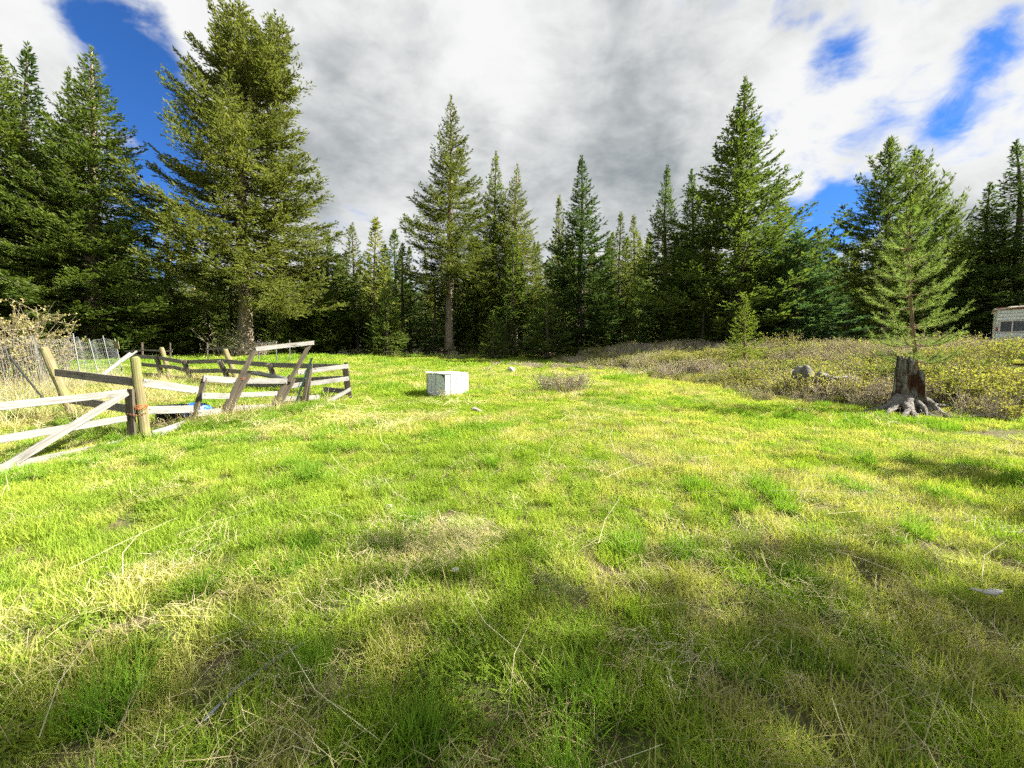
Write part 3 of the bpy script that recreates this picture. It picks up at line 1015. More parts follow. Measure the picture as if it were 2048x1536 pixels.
# wire fence at the left
wf = empty('wire_fence', hit(60, 800), 'leaning square-mesh wire fence with steel posts at the far left', 'fence')
A, B = Vector((-8.0, 4.4)), Vector((-17.0, 16.4))
lean = Vector((-.42, .10))
g = np.random.default_rng(9)
Lf = (B - A).length


def wf_pt(s, h):
    p = A.lerp(B, s)
    q = h / 1.72
    bul = .10 * math.sin(s * 22) + .05 * math.sin(s * 51)
    x, y = p.x + (lean.x + bul) * q, p.y + lean.y * q + .05 * math.sin(s * 33 + 1) * q
    return (x, y, gz(p.x, p.y) + h * (1 - .035 * (1 + math.sin(s * 27))))


mb = MB()
hs = [.05, .18, .31, .45, .60, .75, .90, 1.06, 1.22, 1.39, 1.56, 1.72]
for h in hs:
    mb.tube([wf_pt(s, h + .012 * math.sin(s * 70 + h * 9)) for s in np.linspace(0, 1, 90)], .0034 if h < 1.7 else .0045, 4, False)
nv = int(Lf / .15)
for i in range(nv + 1):
    s = i / nv + g.normal(0, .0008)
    mb.tube([wf_pt(s, h) for h in np.linspace(.02, 1.73, 7)], .0034, 4, False)
part('wire_mesh', mb, 'galvanised', wf)
for s in (.0, .62, .76, .88, 1.0):
    mb = MB()
    p = [Vector(wf_pt(s, -.1)), Vector(wf_pt(s, 1.86))]
    mb.tube(p, .017, 5)
    part('steel_post', mb, 'grey_pipe', wf)
mb = MB()
mb.tube([at(86, 797, 8.1), at(8, 699, 8.6)], .020, 5)
part('stay_rod', mb, 'dark_steel', wf)
mb = MB()
q = at(233, 690, 15.7)
mb.box(q, Vector((.10, 0, 0)), Vector((0, .012, 0)), Vector((-.02, 0, .16)))
part('tag_plate', mb, 'post_round', wf)

bp_ = empty('loose_board', hit(208, 752), 'pale loose board propped slantwise on the end of the wire fence', 'board')
board('board', at(207, 749, 13.6), at(262, 706, 14.6), .11, .03, 'board_pale', bp_, (.5, -.8, .2))
board('batten', at(243, 724, 14.2), at(274, 702, 14.6), .06, .03, 'board_pale', bp_, (.5, -.8, .2))

# pipe frame behind the corral
pf = empty('pipe_frame', hit(552, 727), 'thin grey pipe frame standing in the grass right of the giant trunk', 'frame')
for (x0, y0, x1, y1) in ((512, 687, 553, 686), (517, 690, 518, 727), (552, 682, 553, 729), (579, 680, 580, 720)):
    mb = MB()
    mb.tube([at(x0, y0, 25), at(x1, y1, 25)], .028, 6)
    part('pipe', mb, 'grey_pipe', pf)

# far fence along the forest on the left
ff_ = empty('post_and_rail_fence', hit(345, 716), 'thin dark post-and-rail fence far behind the corral', 'fence')
for px in (285, 341, 415):
    mb = MB()
    q = at(px, 712, 26)
    mb.tube([(q.x, q.y, gz(q.x, q.y) - .1), (q.x + .03, q.y, gz(q.x, q.y) + 1.35)], .06 if px == 285 else .04, 6)
    part('post', mb, 'bark_dark', ff_)
for (x0, y0, x1, y1) in ((250, 703, 285, 701), (285, 700, 345, 703), (412, 699, 472, 695)):
    board('rail', at(x0, y0, 25.9), at(x1, y1, 25.9), .10, .04, 'board_grey', ff_, (0, -1, 0))

# ------------------------------------------------------------------ blue barrel trough behind the fence
c0 = hit(362, 838)
tr_o = empty('feed_tub', c0, 'black rubber tub tipped on its side behind the corral rails', 'tub')
ax = (at(380, 840, 7.45) - at(312, 846, 7.15))
ax.z = 0
L = ax.length
ax.normalize()
lat = Vector((0, 0, 1)).cross(ax)
if lat.y > 0:
    lat = -lat                       # lat points towards the camera
cen = (at(380, 840, 7.45) + at(312, 846, 7.15)) / 2
cen.z = gz(cen.x, cen.y)
rad_ = .20


def arc(rr, a0, a1, n):
    return [(rr * math.cos(q), rr * math.sin(q)) for q in np.linspace(a0, a1, n)]


def shell(rr, half, a0, a1, n=14, ribs=True):
    v, f = [], []
    ss = [-1, -.8, -.72, -.64, -.2, -.12, .12, .2, .64, .72, .8, 1]
    for i, s in enumerate(ss):
        k = 1.03 if ribs and i in (2, 9, 5, 6) else (1 if 0 < i < 11 else .95)
        for (c, z) in arc(rr * k, a0, a1, n):
            p = cen + ax * (s * half) - lat * c * .0 + lat * (-c) * -1 + Vector((0, 0, z + rad_ * .92))
            v.append(p)
    for i in range(len(ss) - 1):
        for j in range(n - 1):
            f.append((i * n + j, i * n + j + 1, (i + 1) * n + j + 1, (i + 1) * n + j))
    return v, f


A0, A1 = R(62), R(268)            # open towards the camera, lip tipped forward
mb = MB()
v, f = shell(rad_, L / 2, A0, A1)
mb.add(v, f)
part('shell', mb, 'black_plastic', tr_o, True)
mb = MB()
v, f = shell(rad_ - .012, L / 2 - .015, A0, A1, ribs=False)
mb.add(v, [q[::-1] for q in f])
part('inner_skin', mb, 'black_plastic', tr_o, True)
for s in (-1, 1):
    mb = MB()
    pts = [cen + ax * s * (L / 2 - .01) + lat * c + Vector((0, 0, z + rad_ * .92)) for c, z in arc(rad_ * .95, A0, A1, 16)]
    pts2 = [q + ax * s * .012 for q in pts]
    n = len(pts)
    mb.add(pts + pts2, [(i, (i + 1) % n, n + (i + 1) % n, n + i) for i in range(n)], fn=[list(range(n))[::-1], list(range(n, 2 * n))])
    part('end_wall', mb, 'black_plastic', tr_o)
dc = at(396, 828, 7.45)
dc.z = gz(dc.x, dc.y) + .20
dr_o = empty('plastic_drum', dc - Vector((0, 0, .20)), 'bright blue plastic drum lying behind a leaning fence post', 'drum')
dx = Vector((.93, -.36, 0))
mb = MB()
prof_ = [(-.26, .0), (-.26, .13), (-.24, .17), (-.16, .185), (-.14, .196), (-.12, .185), (.10, .185), (.12, .196), (.14, .185), (.21, .17), (.24, .14), (.24, .11), (.225, .10), (.225, .0)]
mb.tube([dc + dx * a for a, r_ in prof_], [max(r_, .002) for a, r_ in prof_], 20, True)
part('body', mb, 'blue_plastic', dr_o, True)
for k in (-1, 1):
    mb = MB()
    q = dc + dx * .226 + Vector((0, 0, .06 * k)) + Vector((.03, .05, 0)) * k
    mb.tube([q, q + dx * .02, q + dx * .022], [.028, .028, .01], 10)
    part('bung_cap', mb, 'black_plastic', dr_o)

# ------------------------------------------------------------------ white plank box
cn = at(890, 797, 10.5)
cn.z = gz(cn.x, cn.y)
bx_o = empty('plank_box', cn, 'white-painted plank box standing alone in the sunny grass', 'box')
dR, dL = Vector((.68, .733, 0)), Vector((-.733, .68, 0))
nR, nL = Vector((.733, -.68, 0)), Vector((-.68, -.733, 0))
aR, aL, hb = .86, .90, .64
Z = Vector((0, 0, 1))


def upright(parent, o, d, n, s0, s1, z0, z1, mat='white_plank', name='plank', thick=.022, cut=None):
    gap = .010
    p0 = o + d * ((s0 + s1) / 2) + Z * z0
    p1 = o + d * ((s0 + s1) / 2) + Z * z1
    return board(name, p0, p1, (s1 - s0) - gap * 2, thick, mat, parent, n, 0, .005)


def wall_planks(o, d, n, length, cnt, tops):
    w_ = length / cnt
    for i in range(cnt):
        upright(bx_o, o + n * (.004 * (i % 2)), d, n, i * w_, (i + 1) * w_, -.04, hb + tops[i])


wall_planks(cn, dR, nR, aR - .06, 4, (-.012, .0, .004, .010))
upright(bx_o, cn - nR * .012, dR, nR, aR - .055, aR + .005, -.04, hb - .004, name='corner_post', thick=.05)
wall_planks(cn + dL * .20, dL, nL, aL - .26, 3, (.002, .0, -.004))
upright(bx_o, cn - nL * .03, dL, nL, aL - .055, aL + .01, -.04, hb - .02, mat='dead_wood', name='corner_post', thick=.045)
# split plank next to the near corner: its top inner corner is broken away
mb = MB()
s0, s1 = .012, .195
pr = [(s1, -.04), (s0, -.04), (s0, hb - .21), (s0 + .055, hb - .08), (s1 - .03, hb - .004), (s1, hb)]
fr = [cn + dL * a + Z * b + nL * .011 for a, b in pr]
bk = [cn + dL * a + Z * b - nL * .011 for a, b in pr]
n = len(pr)
mb.add(fr + bk, [(i, (i + 1) % n, n + (i + 1) % n, n + i) for i in range(n)], fn=[list(range(n))[::-1], list(range(n, 2 * n))])
part('plank', mb, 'white_plank', bx_o)
far = cn + dR * aR + dL * aL
wall_planks(far, -dR, -nR, aR - .02, 4, (0, .004, -.006, .0))
wall_planks(far, -dL, -nL, aL - .02, 4, (.004, .0, -.006, .0))
for o_, d_, n_, l_ in ((cn - nR * .03 + dR * .03, dR, nR, aR - .06), (cn - nL * .03 + dL * .22, dL, nL, aL - .30)):     # added dark boards, standing in for shade in the plank gaps
    board('gap_shade_board', o_ + Z * (hb * .5), o_ + d_ * l_ + Z * (hb * .5), hb - .05, .012, 'interior', bx_o, n_)
for (a, b) in ((.04, .04), (.82, .04), (.82, .85), (.05, .85)):       # inner frame posts
    upright(bx_o, cn + dR * a + dL * b, dR, nR, -.03, .03, -.04, hb - .02, mat='dead_wood', name='inner_post', thick=.05)
for i in range(4):
    w_ = aL / 4
    q0 = cn + dL * (w_ * (i + .5)) + Z * (hb + .028 + .003 * (i % 2)) - dR * (.035 - .014 * i)
    q1 = q0 + dR * (aR + .05 + .012 * (i % 3))
    q1.z += .006 * (i - 1)
    board('lid_plank', q0, q1, w_ - .006, .024, 'white_plank', bx_o, Z, 0, .006)
board('lid_strip', cn + dL * (aL + .01) + Z * (hb + .055) - dR * .03, cn + dL * (aL + .01) + Z * (hb + .05) + dR * .2, .07, .03, 'white_plank', bx_o, Z)


# ------------------------------------------------------------------ rocks
def rock_mesh(seed, sx, sy, sz, mat='rock', rough=.28):
    import bmesh
    bm = bmesh.new()
    bmesh.ops.create_icosphere(bm, subdivisions=4, radius=1)
    g_ = np.random.default_rng(seed)
    pl = unit(g_.normal(0, 1, (9, 3)))
    dd = g_.uniform(.62, .95, 9)
    ph = g_.uniform(0, 6.28, 6)
    for v in bm.verts:
        c = np.array(v.co)
        for n_, q in zip(pl, dd):                       # cleaved faces
            e_ = c @ n_ - q
            if e_ > 0:
                c = c - n_ * e_ * .92
        c = c * (1 + rough * .22 * (math.sin(c[0] * 5 + ph[0]) * math.sin(c[1] * 4 + ph[1]) + .5 * math.sin(c[2] * 11 + ph[2]) * math.sin(c[0] * 9 + ph[3])))
        v.co = (c[0] * sx, c[1] * sy, c[2] * sz)
    me = bpy.data.meshes.new('rock')
    bm.to_mesh(me)
    bm.free()
    me.materials.append(MATS[mat])
    return me


def rock(name, px, py, Y, sx, sy, sz, seed, label, mat='rock', sink=.25, rz=0, tilt=0):
    x = at(px, py, Y).x
    o = obj(name, rock_mesh(seed, sx, sy, sz, mat), None, (x, Y, gz(x, Y) + sz * (1 - sink) * .8))
    o.rotation_euler = (tilt, tilt * .6, rz)
    tag(o, label, 'rock')
    return o


rock('boulder', 1604, 770, 10.9, .28, .27, .48, 3, 'tall grey boulder half sunk in the shrubs, left of the pale one', sink=.2)
rock('boulder', 1645, 778, 10.5, .38, .24, .36, 8, 'pale grey boulder sloping down to the right among the shrubs', 'rock', .15, -.5, .3)
rock('rock', 1592, 735, 12.5, .26, .2, .22, 5, 'small pale rock above the two boulders', 'white_stone', .1)
rock('rock', 1022, 752, 18.6, .20, .17, .19, 12, 'larger white rock at the edge of the forest shade', 'white_stone', .15)
rock('rock', 986, 755, 18.4, .13, .10, .09, 15, 'small white rock left of the larger white one', 'white_stone', .15)
rock('rock', 1605, 826, 8.5, .14, .10, .05, 18, 'flat rock in the grass below the boulders', 'rock', .2)
p = hit(781, 1024)
o = obj('stone_chip', rock_mesh(21, .05, .06, .022, 'white_stone'), None, p + Vector((0, 0, .03)))
o.rotation_euler = (.3, .5, .3)
tag(o, 'white flaky stone chip lying in the near grass', 'stone')
p = hit(910, 1148)
o = obj('stone_chip', rock_mesh(24, .025, .02, .012, 'white_stone'), None, p + Vector((0, 0, .03)))
tag(o, 'tiny pale stone chip at the edge of the near shade', 'stone')
p = hit(952, 824)
o = obj('bark_chip', rock_mesh(27, .15, .07, .03, 'dead_wood'), None, p + Vector((0, 0, .06)))
o.rotation_euler = (.1, .25, -.4)
tag(o, 'pale bark chip in the grass in front of the white box', 'wood')
# stacked weathered slabs of wood by the boulders
lp = empty('wood_pile', hit(1693, 800), 'low pile of weathered split logs behind the stump', 'wood pile')
for i in range(5):
    q = at(1693 + (i % 2) * 6, 800, 10.2)
    z = gz(q.x, q.y) + .10 + i * .072
    mb = MB()
    mb.tube([(q.x - .42 + .05 * (i % 3), q.y + .12 * (i % 2), z), (q.x, q.y + .02, z + .02), (q.x + .45 - .04 * i, q.y - .1 + .05 * (i % 3), z - .03)],
            [.035, .045, .03], 8, True, .16, _rg)
    part('split_log', mb, 'dead_wood', lp)
lg = empty('fallen_branch', hit(1995, 848), 'grey dead branch lying on bare soil right of the stump', 'branch')
mb = MB()
mb.tube([hit(1930, 838) + Z * .05, hit(1985, 840) + Z * .10, hit(2030, 826) + Z * .16], [.022, .03, .02], 7, True, .1, _rg)
part('limb', mb, 'dead_wood', lg)
mb = MB()
mb.tube([hit(1985, 840) + Z * .10, hit(2020, 846) + Z * .07, hit(2060, 842) + Z * .05], [.02, .016, .01], 6, True, .1, _rg)
part('limb', mb, 'dead_wood', lg)

# ------------------------------------------------------------------ near odds and ends in the grass
dw = empty('driftwood', hit(1975, 1214), 'small grey weathered root piece in the shaded grass at the right', 'wood')
mb = MB()
path = [hit(1937, 1203) + Z * .08, hit(1953, 1209) + Z * .085, hit(1968, 1216) + Z * .09, hit(1985, 1218) + Z * .09, hit(2001, 1212) + Z * .085]
mb.tube(path, [.005, .009, .013, .019, .008], 9, True, .3, _rg)
part('root_piece', mb, 'white_stone', dw, True)
pp = empty('lath', hit(500, 1385), 'grey weathered lath half buried in the shaded grass at the lower left', 'lath')
path = [hit(408, 1462), hit(470, 1398), hit(540, 1345), hit(607, 1300)]
for a, b in zip(path[:-1], path[1:]):
    board('strip', a + Z * .035, b + Z * .035, .018, .012, 'grey_pipe', pp, Z)

# ------------------------------------------------------------------ stump with roots
SB = hit(1812, 824)
st_o = empty('tree_stump', SB, 'tall rotten stump with spreading grey roots and reddish core', 'stump')
vr = Vector((.70, -.71))      # to the right as seen from the camera
g = np.random.default_rng(77)
na, nh = 64, 26
hs = np.linspace(0, 1, nh)
v = []
ang = np.arange(na) * 2 * math.pi / na
facing = np.cos(ang - math.atan2(vr.y, vr.x))
ph = g.uniform(0, 6.28, 12)
ridge = sum(np.sin(ang * k + ph[k - 3]) * a for k, a in ((3, .05), (5, .05), (7, .04), (9, .035), (13, .03)))
toph = 1.24 - .34 * sst(.15, .55, facing) + .05 * np.sin(ang * 9 + 1) + .05 * np.sin(ang * 17) + .03 * g.uniform(-1, 1, na)
for i, h in enumerate(hs):
    for j in range(na):
        z = h * toph[j]
        base_r = .225 + .04 * math.exp(-z / .35) + .24 * math.exp(-z / .11) - .018 * z
        rr = base_r * (1 + ridge[j] * (1 + .9 * math.exp(-z / .3)) + .03 * math.sin(ang[j] * 21 + z * 3) + .02 * math.sin(ang[j] * 31 - z * 5))
        if facing[j] > .35:
            rr *= 1 + .10 * (1 - z)
        v.append((math.cos(ang[j]) * rr + .02 * z, math.sin(ang[j]) * rr, z - .06))
top0 = len(v)
for k, (q, dz) in enumerate(((.80, -.02), (.5, -.13), (.2, -.22))):
    for j in range(na):
        b = v[(nh - 1) * na + j]
        v.append((b[0] * q, b[1] * q, b[2] + dz + .03 * g.uniform(-1, 1)))
v.append((0.02, 0, .80))
f4 = []
rows = nh + 3
for i in range(rows - 1):
    for j in range(na):
        f4.append((i * na + j, i * na + (j + 1) % na, (i + 1) * na + (j + 1) % na, (i + 1) * na + j))
f3 = [((rows - 1) * na + j, (rows - 1) * na + (j + 1) % na, rows * na) for j in range(na)]
mb = MB()
mb.add(v, f4, f3)
obj('trunk', mb.mesh('trunk', 'stump_wood', False), st_o)
for k, (px, py, r0_, sw_) in enumerate(((1730, 828, .085, .10), (1768, 838, .065, -.04), (1806, 842, .07, .07), (1834, 842, .08, -.06), (1858, 836, .055, .05),
                                         (1898, 836, .09, .11), (1786, 815, .06, 0), (1905, 818, .07, .05))):
    e_ = hit(px, py)
    d_ = Vector((e_.x - SB.x, e_.y - SB.y, 0))
    L = d_.length
    d_.normalize()
    sd = Vector((-d_.y, d_.x, 0))
    mb = MB()
    pts, rr_ = [], []
    for q in np.linspace(0, 1, 9):
        pp_ = SB + d_ * (.15 + (L - .10) * q) + sd * sw_ * math.sin(q * 4)
        zz_ = gz(pp_.x, pp_.y) + .27 * (1 - q) ** 2.2 + .085 - .10 * q ** 4 + .02 * math.sin(q * 9 + k)
        pts.append((pp_.x, pp_.y, zz_))
        rr_.append(r0_ * (1.25 - .85 * q))
    mb.tube(pts, rr_, 10, True, .22, g)
    part('root', mb, 'root_wood', st_o, True)
for (px, py, hgt_) in ((1788, 770, .30), (1818, 800, .35), (1800, 815, .30)):        # pale splinters standing off the stump
    q = at(px, py, SB.y - .25)
    mb = MB()
    mb.tube([q - Z * hgt_ / 2, q + Z * hgt_ / 2 + Vector((.03, 0, 0))], [.016, .004], 4)
    part('splinter', mb, 'dead_wood', st_o)

# ------------------------------------------------------------------ young pine behind the stump
YP = SB.y + .42
pb = at(1838, 760, YP)
pine = empty('pine_sapling', (pb.x, pb.y, gz(pb.x, pb.y)), 'young long-needled pine growing right behind the stump', 'tree')
tp_ = [Vector((pb.x, pb.y, gz(pb.x, pb.y) - .05)), at(1834, 755, YP), at(1830, 700, YP), at(1824, 640, YP), at(1819, 560, YP), at(1816, 480, YP), at(1813, 408, YP)]
mb = MB()
mb.tube(tp_, [.048, .044, .040, .034, .024, .014, .006], 9, False, .06, g)
wood_mb = mb
need = []
g = np.random.default_rng(31)


def trunk_at(zq):
    zs = [q.z for q in tp_]
    return Vector((np.interp(zq, zs, [q.x for q in tp_]), np.interp(zq, zs, [q.y for q in tp_]), zq))


def needles(path, s0, n, ln, wd_):
    path = np.asarray([tuple(q) for q in path])
    s = g.uniform(s0, 1, n)
    seg = np.linspace(0, 1, len(path))
    p = np.stack([np.interp(s, seg, path[:, i]) for i in range(3)], -1)
    d = unit(np.stack([np.interp(s, (seg[1:] + seg[:-1]) / 2, np.diff(path[:, i])) for i in range(3)], -1))
    rd = unit(g.normal(0, 1, (n, 3)))
    nd = unit(d * g.uniform(.35, 1.0, (n, 1)) + rd * .8 + np.array([0, 0, .12]))
    wv = unit(np.cross(nd, g.normal(0, 1, (n, 3)))) * wd_
    l = ln * g.uniform(.7, 1.15, (n, 1))
    need.append(np.stack([p - wv, p + wv, p + nd * l], 1).reshape(-1, 3))


zs_w = [at(1830, y, YP).z for y in (722, 690, 655, 622, 592, 560, 530, 498, 468, 440)]
len_w = [.70, .86, .86, .82, .76, .68, .56, .44, .32, .2]
for k, (z, Lb) in enumerate(zip(zs_w, len_w)):
    nbr = 6 if k < 7 else 5
    for i in range(nbr):
        a = i * 2 * math.pi / nbr + k * .7 + g.normal(0, .2)
        l = Lb * g.uniform(.75, 1.12)
        b = trunk_at(z + g.normal(0, .03))
        hd = Vector((math.cos(a), math.sin(a), 0))
        up_ = .10 + .06 * k
        pts = [b + hd * (l * q) + Z * (l * (up_ * q - .12 * math.sin(q * 2.6) + .42 * q ** 3)) for q in np.linspace(0, 1, 6)]
        wood_mb.tube(pts, np.linspace(.013, .004, 6), 4, False)
        needles(pts, .22, int(260 * l + 50), .082, .0032)
        for s_ in (.45, .62, .78):
            for sg_ in (-1, 1):
                q = pts[0].lerp(pts[-1], s_)
                q = Vector([np.interp(s_, np.linspace(0, 1, 6), [pp_[c] for pp_ in pts]) for c in range(3)])
                dd = (hd * .75 + Vector((-hd.y, hd.x, 0)) * sg_ * .7 + Z * .30).normalized()
                l2 = l * .30 * g.uniform(.6, 1.1)
                pt2 = [q, q + dd * l2 * .5, q + dd * l2 + Z * .10 * l2]
                wood_mb.tube(pt2, [.006, .004, .003], 3, False)
                needles(pt2, .1, int(230 * l2 + 18), .078, .0032)
needles([trunk_at(zs_w[-2]), trunk_at(tp_[-1].z)], .1, 160, .07, .003)
part('trunk', wood_mb, 'bark_young', pine, True)
nv_ = np.concatenate(need)
me = np_mesh('crown', nv_ - np.array(pine.location), [np.arange(len(nv_)).reshape(-1, 3)], ['pine_needles'])
obj('crown', me, pine)

# ------------------------------------------------------------------ trailer at the right edge
TY = 17.0
tl = at(1990, 684, TY)
tt = at(1990, 620, TY)
x0, zf, zr = tl.x, tl.z, tt.z
Lt, Dt = 4.6, 2.0
tgz = gz(x0 + 1, TY)
trl = empty('camper_trailer', (x0, TY, tgz), 'old white camper trailer with red trim at the right edge', 'trailer')
trl.rotation_euler = (0, 0, R(-49))
wx0, wx1 = at(1998, 650, TY).x, at(1998, 650, TY).x + 1.75
wz0, wz1 = at(1998, 664, TY).z, at(1998, 644, TY).z


def panel(name, xa, xb, ya, yb, za, zb, mat):
    mb = MB()
    mb.box(((xa + xb) / 2, (ya + yb) / 2, (za + zb) / 2), ((xb - xa) / 2, 0, 0), (0, (yb - ya) / 2, 0), (0, 0, (zb - za) / 2))
    me = mb.mesh(name, mat)
    o = obj(name, me, trl)
    o.location = -trl.location
    bv = o.modifiers.new('edge', 'BEVEL')
    bv.width = .006
    bv.segments = 2
    return o


rows_ = [zf, zf + .17, wz0 - .06, wz1 + .06, wz1 + .20, wz1 + .36, zr]
for y_a, y_b in ((TY, TY + .03), (TY + Dt - .03, TY + Dt)):
    for i in range(len(rows_) - 1):
        za, zb = rows_[i] + .005, rows_[i + 1] - .005
        if abs(rows_[i] - (wz0 - .06)) < 1e-6:
            panel('siding_panel', x0, wx0 - .07, y_a, y_b, za, zb, 'trailer_siding')
            panel('siding_panel', wx1 + .07, x0 + Lt, y_a, y_b, za, zb, 'trailer_siding')
        else:
            panel('siding_panel', x0, x0 + Lt, y_a, y_b, za, zb, 'trailer_siding')
for xa in (x0 + .002, x0 + Lt - .032):
    for i in range(len(rows_) - 1):
        panel('end_panel', xa, xa + .03, TY + .035, TY + Dt - .035, rows_[i] + .004, rows_[i + 1] - .004, 'trailer_siding')
panel('floor', x0 + .04, x0 + Lt - .04, TY + .04, TY + Dt - .04, zf + .01, zf + .06, 'interior')
panel('cabinet', x0 + .06, x0 + .55, TY + .5, TY + Dt - .06, zf + .065, zr - .1, 'interior')
panel('table', x0 + .9, x0 + 1.9, TY + .7, TY + Dt - .2, wz0 + .02, wz0 + .06, 'board_pale')
panel('skirt_trim', x0 - .015, x0 + Lt + .015, TY - .02, TY - .003, zf - .10, zf + .05, 'red_trim')
panel('eave_trim', x0 - .06, x0 + Lt + .06, TY - .07, TY - .05, zr - .01, zr + .09, 'red_trim')
panel('side_marker', x0 - .012, x0 + .06, TY - .010, TY - .002, wz0 + .03, wz0 + .22, 'red_trim')
mb = MB()
v = []
for i, xq in enumerate((x0 - .07, x0 + .5, x0 + 2.3, x0 + Lt - .5, x0 + Lt + .07)):
    for yq, dz in ((TY - .10, 0), (TY + Dt * .25, .06), (TY + Dt * .5, .09), (TY + Dt * .75, .06), (TY + Dt + .10, 0)):
        e_ = -.06 if i in (0, 4) else 0
        v.append((xq, yq, zr + .10 + dz + e_))
nb_ = len(v)
v += [(a, b, c - .05) for a, b, c in v]
f4 = [(i * 5 + j, (i + 1) * 5 + j, (i + 1) * 5 + j + 1, i * 5 + j + 1) for i in range(4) for j in range(4)]
f4 += [tuple(q + nb_ for q in reversed(f)) for f in f4]
rim = [i * 5 for i in range(5)] + [20 + j for j in range(1, 5)] + [i * 5 + 4 for i in (3, 2, 1, 0)] + [j for j in (3, 2, 1)]
f4 += [(rim[i], rim[(i + 1) % len(rim)], rim[(i + 1) % len(rim)] + nb_, rim[i] + nb_)[::-1] for i in range(len(rim))]
mb.add(v, f4)
part('roof', mb, 'roof_skin', trl)
for y_a in (TY - .012, TY + Dt - .018):
    win = panel('window', wx0 - .065, wx1 + .065, y_a, y_a + .03, wz1, wz1 + .055, 'aluminium')
    for nm, q in (('frame', (wx0 - .065, wx1 + .065, wz0 - .055, wz0)), ('frame', (wx0 - .065, wx0, wz0 + .001, wz1 - .001)),
                  ('frame', (wx1, wx1 + .065, wz0 + .001, wz1 - .001)), ('mullion', (wx0 + .30, wx0 + .34, wz0 + .001, wz1 - .001)),
                  ('mullion', (wx0 + 1.2, wx0 + 1.24, wz0 + .001, wz1 - .001))):
        o = panel(nm, q[0], q[1], y_a, y_a + .03, q[2], q[3], 'aluminium')
        o.parent = win
        o.location = (0, 0, 0)
    for xa, xb in ((wx0, wx0 + .30), (wx0 + .34, wx0 + 1.2), (wx0 + 1.24, wx1)):
        o = panel('pane', xa, xb, y_a + .012, y_a + .018, wz0, wz1, 'window_glass')
        o.modifiers.clear()
        o.parent = win
        o.location = (0, 0, 0)
for xq in (x0 + 2.4, x0 + 3.2):
    for yq in (TY + .12, TY + Dt - .30):
        mb = MB()
        mb.tube([(xq, yq, tgz + .30), (xq, yq + .02, tgz + .30), (xq, yq + .16, tgz + .30), (xq, yq + .18, tgz + .30)], [.27, .31, .31, .27], 22)
        wh = part('wheel', mb, 'rubber', trl, False)
        mb = MB()
        mb.tube([(xq, yq - .012, tgz + .30), (xq, yq + .012, tgz + .30)], [.17, .19], 18)
        hub = part('hub', mb, 'aluminium', trl)
        hub.parent = wh
        hub.location = (0, 0, 0)
mb = MB()
mb.box((x0 + .35, TY + .5, (zf + tgz) / 2 - .03), (.10, 0, 0), (0, .12, 0), (0, 0, (zf - tgz) / 2 - .02))
part('support_block', mb, 'rock', trl)


# ------------------------------------------------------------------ shrubs
def shrub_arrays(seed, h, r, nst, nleaf, leaf, twig_r=.004, spread=.5, bare=0.0):
    g_ = np.random.default_rng(seed)
    mb = MB()
    tips = []
    for i in range(nst):
        a = g_.uniform(0, 6.28)
        b = np.array([math.cos(a), math.sin(a), 0]) * r * math.sqrt(g_.uniform(0, 1)) * .75
        out = np.array([math.cos(a), math.sin(a), 0]) * spread * g_.uniform(.2, 1) + np.append(g_.normal(0, .18, 2), 0)
        hh_ = h * g_.uniform(.55, 1.08)
        pts = [b + out * hh_ * q ** 1.3 + np.array([0, 0, hh_ * q]) + np.append(g_.normal(0, .02 * h, 2), 0) * q for q in (0, .4, .75, 1)]
        pts[0][2] = -.08
        mb.tube(pts, [twig_r * 1.6, twig_r * 1.2, twig_r * .9, twig_r * .5], 3, False)
        for k in range(6):
            s_ = g_.uniform(.3, .98)
            q = np.array([np.interp(s_, (0, .4, .75, 1), [p_[c] for p_ in pts]) for c in range(3)])
            d = unit(g_.normal(0, 1, 3) * np.array([1, 1, .5]) + np.array([0, 0, .75]))
            l = h * g_.uniform(.12, .34)
            e_ = q + d * l
            mb.tube([q, q + d * l * .5 + g_.normal(0, .01, 3), e_], [twig_r * .8, twig_r * .6, twig_r * .4], 3, False)
            tips.append((q, e_))
    tips = np.array(tips)
    i = g_.integers(0, len(tips), nleaf)
    s_ = g_.uniform(.15, 1.05, (nleaf, 1))
    p = tips[i, 0] * (1 - s_) + tips[i, 1] * s_
    d = unit(g_.normal(0, 1, (nleaf, 3)) + np.array([0, 0, .5]))
    wv = unit(np.cross(d, g_.normal(0, 1, (nleaf, 3)) + np.array([0, 0, .8])))
    l = leaf * g_.uniform(.6, 1.3, (nleaf, 1))
    K = np.stack([p, p + d * l * .5 + wv * l * .32, p + d * l, p + d * l * .5 - wv * l * .32], 1).reshape(-1, 3)
    return mb, K


def shrub_mesh(name, leafmat, twigmat, *a, **k):
    mb, K = shrub_arrays(*a, **k)
    sv = np.concatenate(mb.v)
    sf = np.concatenate(mb.f4)
    lf = np.arange(len(K)).reshape(-1, 4) + len(sv)
    return np_mesh(name, np.concatenate([sv, K]), [np.concatenate([sf, lf])], [twigmat, leafmat],
                   np.concatenate([np.zeros(len(sf), int), np.ones(len(lf), int)]))


def shrub_thing(name, x, y, label, leafmat, twigmat, *a, scale=(1, 1, 1), cat='shrub', **k):
    mb, K = shrub_arrays(*a, **k)
    o = empty(name, (x, y, gz(x, y)), label, cat)
    o.scale = scale
    obj('stems', mb.mesh('stems', twigmat), o)
    obj('foliage', np_mesh('foliage', K, [np.arange(len(K)).reshape(-1, 4)], [leafmat]), o)
    return o


